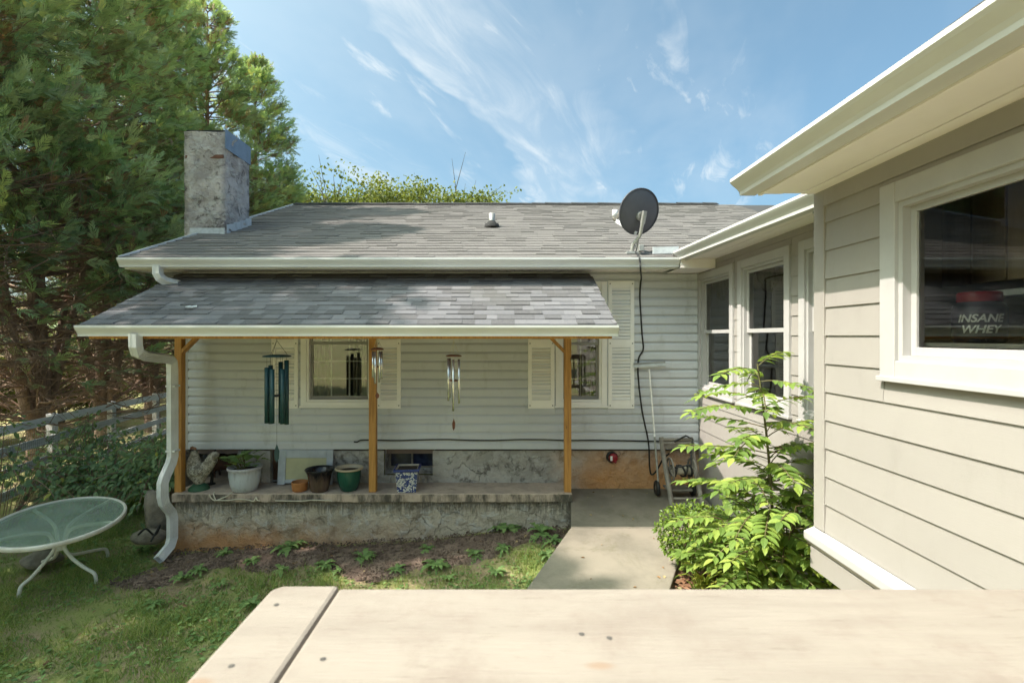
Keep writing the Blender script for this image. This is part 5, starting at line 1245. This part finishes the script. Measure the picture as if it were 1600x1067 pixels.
# ------------------------------------------------------------------ shrubs on the right
LEAF = leaf_tpl(.46, .10, 3)
def sapling():
    q = np.random.default_rng(8); bx, by = 2.08, 3.98; bz = gz(bx, by) + .02
    t = thing('sapling', (bx, by, bz), 'tall sapling with long feathery leaves of bright green leaflets beside the near wing', 'sapling')
    O = np.array([bx, by, bz]); H = 1.98
    stem = lambda s: np.array([bx + .05*math.sin(s*3) - .10*s, by + .06*s, bz + H*s])
    m = MB(); m.tube([Vector(stem(s)) for s in np.linspace(0, 1, 12)], [.017 - .011*s for s in np.linspace(0, 1, 12)], 8)
    for s0, ax, ay, l2 in ((.05, -.24, -.15, 1.0), (.08, -.05, -.40, .85), (.10, .10, -.25, .95), (.03, -.38, .05, .7)):
        a = stem(s0); m.tube([Vector(a), Vector(a + [ax*.6, ay*.6, l2*.55]), Vector(a + [ax, ay, l2])], [.010,.007,.004], 6)
    m.build('trunk', MAT['stem'], t)
    one = fast_mesh('leaf', *LEAF, MAT['sap_one']); items = []
    rach = []
    def compound(p, az, ln, rise, droop, nlf):
        R_ = [p + np.array([math.cos(az)*ln*s, math.sin(az)*ln*s, rise*s - droop*s*s]) for s in np.linspace(0, 1, 9)]
        rach.append(R_)
        side = np.array([-math.sin(az), math.cos(az), 0]); fw = np.array([math.cos(az), math.sin(az), 0])
        for i in range(nlf):
            s = .22 + .74*i/(nlf-1); c = p + np.array([math.cos(az)*ln*s, math.sin(az)*ln*s, rise*s - droop*s*s]); sz = (.088 + .020*math.sin(s*3))*q.uniform(.85, 1.1)*(ln/.46)**.4
            for g in (-1, 1): items.append((c, side*g*.82 + fw*.55 + np.array([0, 0, q.uniform(-.24, .14)]), np.array([0, 0, 1.]) + q.normal(size=3)*.18, sz))
        items.append((R_[-1], fw + np.array([0, 0, -.3]), np.array([0, 0, 1.]), .10))
    for k in range(40):
        s = .20 + .79*k/39; az = k*2.4 + .5
        if math.cos(az) > .85: az += .8
        compound(stem(s), az, q.uniform(.50, .72)*(1.0 - .30*max(0, s - .75)*3), q.uniform(.10, .24), q.uniform(.10, .30), int(q.integers(9, 12)))
    for k in range(26): compound(stem(.16 + .022*k), k*2.4 + 2.9, q.uniform(.40, .62), q.uniform(.12, .30), q.uniform(.10, .26), int(q.integers(9, 12)))
    for s0, ax, ay, l2 in ((.05, -.24, -.15, 1.0), (.08, -.05, -.40, .85), (.10, .10, -.25, .95), (.03, -.38, .05, .7)):
        for k in range(11): compound(stem(s0) + np.array([ax, ay, l2])*(.25 + .075*k), k*2.3 + ax*9 + 2.6, q.uniform(.34, .52), q.uniform(.05, .18), q.uniform(.1, .28), 8)
    items.sort(key=lambda e: np.linalg.norm(e[0]))
    m = MB()
    for R_ in rach: m.tube([Vector(p) for p in R_], [.0045]*8 + [.002], 5, cap=False)
    m.build('leaf_stalk', MAT['stem'], t)
    for c, d, u, sz in items[:300]:
        X, Y, Z = frames(np.array([d]), np.array([u])); Mx = Matrix((( *(X[0]*sz),), (*(Y[0]*sz),), (*(Z[0]*sz),))).transposed().to_4x4(); Mx.translation = Vector(c - O)
        o = link('leaf', one, t); o.matrix_local = Mx
    if len(items) > 300:
        rest = items[300:]; me = scatter('leaves', MAT['sap'], LEAF, [e[0] - O for e in rest], [e[1] for e in rest], [e[2] for e in rest], [e[3] for e in rest], q.uniform(0, 1, len(rest)))
        tag(link('leaves', me, t), kind='stuff')
sapling()
def ball_shrub(c, r, n, name, label, mat, lsz, seed, flat=.85):
    q = np.random.default_rng(seed); t = thing(name, (c[0], c[1], gz(c[0], c[1])), label, 'shrub'); O = np.array(t.location); c = np.array(c)
    d = q.normal(size=(n, 3)); d /= np.linalg.norm(d, axis=1, keepdims=True); lob = 1 + .16*np.sin(d[:,0]*5 + 1)*np.sin(d[:,2]*6 + d[:,1]*4)
    rr = (q.random(n)**.22)[:,None]*lob[:,None]; P = c + d*rr*r*np.array([1, 1, flat]) - O; k = P[:,2] > .0
    me = scatter('foliage', mat, leaf_tpl(.55, .15, 2), P[k], (d + q.normal(size=(n, 3))*.8)[k], (d*.6 + [0, 0, .8] + q.normal(size=(n, 3))*.4)[k], q.uniform(lsz[0], lsz[1], n)[k], q.normal(.5, .22, n)[k]); link('foliage', me, t)
    m = MB()
    for i in range(26):
        e = c + d[i]*r*.8*np.array([1, 1, flat]) - O; m.tube([(d[i][0]*.02, d[i][1]*.02, 0), e*.55 + [0, 0, .03], e], [.007, .005, .002], 4, cap=False)
    m.build('stem', MAT['twig'], t, local=True)
ball_shrub(at(1086, 838, 4.72), .335, 2900, 'round_shrub', 'compact round shrub with tiny glossy yellow green leaves at the walkway edge', MAT['box'], (.030, .050), 6)
ball_shrub((2.25, 4.85, -2.0), .42, 420, 'leafy_shrub', 'loose broad leaved green shrub behind the sapling in the mulch bed', MAT['sap'], (.09, .15), 14, .9)
ball_shrub((1.95, 3.75, -2.02), .33, 240, 'leafy_shrub', 'low broad leaved green plant at the foot of the sapling', MAT['sap'], (.09, .14), 15, .8)
def strap_plant(x, y, n, ln, seed, label, mat='lily'):
    q = np.random.default_rng(seed); t = thing('strap_plant', (x, y, gz(x, y) + .03), label, 'plant'); V, T, Rn = [], [], []
    for k in range(n):
        az = q.uniform(0, 6.28); l = ln*q.uniform(.6, 1.1); w = q.uniform(.010, .018); rr = q.uniform(.5, .95); sx, sy = -math.sin(az)*w, math.cos(az)*w; b = len(V); ox, oy = q.normal()*.03, q.normal()*.03
        for i, s in enumerate((0, .3, .6, .85, 1)):
            h = l*(s*1.15 - .95*s*s*rr); r_ = l*s*.75*rr; ww = 1 - s**3; V += [(ox + math.cos(az)*r_ + sx*ww, oy + math.sin(az)*r_ + sy*ww, h), (ox + math.cos(az)*r_ - sx*ww, oy + math.sin(az)*r_ - sy*ww, h)]
        for i in range(4): T.append((b+2*i, b+2*i+1, b+2*i+3, b+2*i+2)); Rn.append(q.random())
    link('foliage', fast_mesh('foliage', V, T, MAT[mat], Rn), t)
strap_plant(1.72, 4.42, 30, .42, 1, 'yellow green strap leaved clump at the front corner of the mulch bed')
strap_plant(2.0, 4.3, 34, .46, 2, 'tuft of arching yellow green leaves under the sapling')
strap_plant(1.62, 4.18, 26, .34, 3, 'lowest strap leaved clump beside the walkway above the rail')
strap_plant(2.2, 4.1, 26, .42, 4, 'strap leaved clump close to the near wing skirt', 'weed')

# ------------------------------------------------------------------ weeds and grass
def rosette(seed, n=13, ln=.17, jag=True):
    q = np.random.default_rng(seed); V, T, Rn = [], [], []
    for k in range(n):
        az = k*2.4 + q.uniform(-.3, .3); l = ln*q.uniform(.6, 1.1); up = q.uniform(.15, .85); b = len(V); steps = 8
        for i in range(steps+1):
            s = i/steps; w = l*.15*math.sin(math.pi*min(1, s*.92 + .06))**.8*(1 if not jag else (1.25 if i % 2 else .55)); h = l*(up*s*1.1 - (.5 + .3*up)*s*s*.9) + .012; r_ = l*s*(1 - .25*up)
            for g in (-1, 1): V.append((math.cos(az)*r_ - math.sin(az)*w*g, math.sin(az)*r_ + math.cos(az)*w*g, h + .25*w))
        for i in range(steps): T.append((b+2*i, b+2*i+1, b+2*i+3, b+2*i+2)); Rn.append(np.clip(.5 + q.normal()*.25, 0, 1))
    return fast_mesh('weed_plant', V, T, MAT['weed'], Rn)
RM = [rosette(1), rosette(2, 16, .15), rosette(3, 11, .19), rosette(4, 9, .13, False), rosette(5, 18, .21)]
def foot(px, py, d0=6.0):
    d = d0
    for _ in range(30): x = (px - VX)/F*d; z = gz(x, d) + .03; d = d*.5 + .5*(z*F/(VY - py))
    return Vector(((px - VX)/F*d, d, gz((px - VX)/F*d, d) + .025))
for k, (px, py, s, v, lab) in enumerate((
    (352, 866, .9, 0, 'weed rosette at the left of the soil bed beside the downspout'), (394, 878, 1.0, 1, 'green weed below the white ribbed pot'), (452, 856, 1.3, 4, 'tall weed against the ledge below the terracotta dish'), (440, 893, 1.2, 3, 'broad leaved pale weed in the grass left of the bed'),
    (508, 884, 1.1, 1, 'weed below the brown fluted pot'), (570, 874, 1.2, 0, 'spreading weed below the green pot'), (528, 893, .8, 3, 'little broad leaved weed at the grass edge'), (668, 858, .8, 2, 'weed in bare soil below the mosaic planter'), (682, 884, 1.1, 4, 'large weed at the grass edge below the mosaic planter'),
    (742, 868, .9, 0, 'jagged weed in the middle of the bare soil'), (786, 858, 1.0, 1, 'jagged weed below the tall leafy weed'), (792, 828, 1.4, 4, 'tall leafy weed against the ledge right of centre'), (846, 834, 1.4, 0, 'dense jagged weed near the right end of the ledge'), (866, 846, 1.0, 2, 'weed in the corner between ledge and walkway'),
    (855, 868, 1.0, 1, 'weed along the walkway edge'), (700, 905, 1.0, 3, 'low weed in the grass just above the rail'), (620, 890, .8, 2, 'small weed on the grass line below the middle post'), (775, 895, .9, 0, 'weed in the grass left of the walkway'), (310, 893, 1.1, 1, 'weed cluster at the foot of the downspout'), (345, 915, 1.0, 3, 'pale broad leaved weed on the lawn right of the downspout'),
    (283, 905, .9, 0, 'jagged weed before the downspout outlet'), (225, 858, 1.0, 4, 'weed in the lawn beside the flat rock'), (240, 945, 1.0, 1, 'weed in the open lawn between table and rail'), (395, 945, .9, 0, 'weed near the left corner of the rail'), (120, 880, 1.0, 2, 'weed growing under the patio table'))):
    o = foot(px, py); ob = link('weed_plant', RM[v], None, o, (0, 0, k*1.9)); ob.scale = (s, s, s); tag(ob, lab, 'weed', 'weeds before the porch ledge')
def grass():
    q = np.random.default_rng(20); V, T, Rn = [], [], []; cnt = 0
    def near_walk(x, y): return x > (.18 + (y - 4.5)*.45 if y < 5.72 else .73) - .03
    while cnt < 78000:
        x, y = q.uniform(-7.3, .8), 2.7 + 6.2*q.random()
        if x < -.9 - (y - 1.0)*.95 - 3.5: continue
        n_ = math.sin(x*3.1 + 1.3*math.sin(y*2.2))*math.sin(y*3.7 + x) + .5*math.sin(x*9.1)*math.sin(y*8.3)
        if q.random() > .55 + .38*n_: continue
        if soil_w(x, y) > -.02 + q.normal()*.06 and q.random() > .04: continue
        if near_walk(x, y) or (y > 6.42 and x > -4.25): continue
        cnt += 1; z = gz(x, y); h = q.uniform(.025, .075)*(1.0 + .5*n_)*(1.6 if q.random() < .06 else 1); a = q.uniform(0, 6.28); b = q.uniform(0, 6.28); w = q.uniform(.0022, .0052); ln = h*q.uniform(.2, 1.1)
        V += [(x - w*math.cos(a), y - w*math.sin(a), z - .005), (x + w*math.cos(a), y + w*math.sin(a), z - .005), (x + math.cos(b)*ln, y + math.sin(b)*ln, z + h)]
        Rn.append(np.clip(.45 + .15*n_ + q.normal()*.3, 0, 1))
    T = np.arange(len(V)).reshape(-1, 3); me = fast_mesh('grass', V, T, MAT['grass'], Rn)
    tag(link('grass', me), 'short patchy lawn grass before the porch', 'grass', kind='stuff')
    # clover and small leaves in the lawn
    P = []
    while len(P) < 9000:
        x, y = q.uniform(-7, .7), 2.8 + 5.8*q.random()
        if soil_w(x, y) > 0 or near_walk(x, y) or (y > 6.42 and x > -4.25): continue
        if q.random() > .5 + .5*math.sin(x*2.3 + 2)*math.sin(y*2.9): continue
        P.append((x, y, gz(x, y) + q.uniform(.008, .035)))
    n = len(P); d = q.normal(size=(n, 3)); d[:,2] = q.uniform(-.05, .3, n); me = scatter('clover', MAT['weed'], leaf_tpl(.7, .1, 1), P, d, q.normal(size=(n, 3))*.25 + [0, 0, 1], q.uniform(.025, .06, n), q.uniform(.0, 1, n))
    tag(link('clover', me), 'small clover leaves spread through the lawn', 'clover', kind='stuff')
grass()
def litter():
    q = np.random.default_rng(77); P = []
    while len(P) < 420:
        x, y = q.uniform(-6.5, 2.4), q.uniform(3.0, 6.9)
        if y > 6.40 and x < .84: continue
        left = .18 + (y - 4.5)*.45 if y < 5.72 else .8; right = 1.42 + (y - 4.45)*.5
        on = left + .03 < x < min(right, 2.5) - .03
        if on and q.random() < .45: continue
        P.append((x, y, (wz(y) if on else gz(x, y) + (.04 if soil_w(x, y) > 0 or mulch_w(x, y) > 0 else .03)) + .006))
    n = len(P); d = q.normal(size=(n, 3)); d[:,2] *= .12
    me = scatter('fallen_leaves', MAT['litter'], leaf_tpl(.6, .22, 2), P, d, q.normal(size=(n, 3))*.25 + [0, 0, 1], q.uniform(.022, .055, n), q.random(n))
    tag(link('fallen_leaves', me), 'dry brown leaves scattered over lawn, soil and walkway', 'fallen leaves', kind='stuff')
MAT['litter'] = leaf_mat('dry leaf', [(0,(.16,.09,.05)), (.5,(.28,.17,.09)), (1,(.42,.33,.18))], .2)
litter()
# fallen scrap on the porch roof
m = MB(); c = Vector((-3.48, 5.66, PZ + (5.66-PF)*PS + .014)); m.prism([(-.06,0), (-.02,.022), (.0,.008), (.05,.03), (.065,.0), (.02,-.02), (-.03,-.012)], lambda q: c + Vector((q[0], q[1], q[1]*PS)), lambda q: c + Vector((q[0], q[1], q[1]*PS + .012)))
tag(m.build('leaf_scrap', MAT['lead'], None, loc=c), 'pale scrap lying on the left part of the porch shingles', 'scrap')

# ------------------------------------------------------------------ deck railing in the foreground
def deck_rail():
    t = thing('deck_railing', (.6, .75, -2.6), 'cream painted wooden deck railing with wide flat cap across the foreground', 'railing')
    zc = -.45; d0 = .918
    def cap(poly, b):
        m = MB(); m.prism(poly, lambda p: (p[0], p[1], zc - .036), lambda p: (p[0], p[1], zc)); return m.build('cap_board', MAT['rail'], t, bevel=b)
    cap([(-.298, d0), (2.0, d0), (2.0, .585), (-.298, .585)], .006)
    cap([(-.405, d0 + .012), (-.419, d0 - .004), (-.418, .20), (-.3015, .20), (-.3015, d0 + .012)], .007)
    m = MB(); m.box(-.28, 1.95, .70, .738, zc - .125, zc - .038); m.build('top_rail', MAT['rail'], t, bevel=.004)
    m = MB(); m.box(-.28, 1.95, .70, .738, zc - .87, zc - .79); m.build('bottom_rail', MAT['rail'], t, bevel=.004)
    for x in (-.37, .80, 1.93): m = MB(); m.box(x-.045, x+.045, .66, .75, -2.75, zc - .038); m.build('post', MAT['rail'], t, bevel=.005)
    for x in np.arange(-.20, 1.85, .115):
        if abs(x - .80) < .07: continue
        m = MB(); m.box(x-.017, x+.017, .74, .775, zc - .86, zc - .05); m.build('baluster', MAT['rail'], t, bevel=.003)
    for x, y in ((-.385, .86), (-.375, .70), (-.255, .715), (.115, .775), (.155, .765)):
        m = MB(); m.lathe([(.0045, .0006), (.001, .0008)], 10, (x, y, zc)); m.build('screw', MAT['screw'], t)
deck_rail()
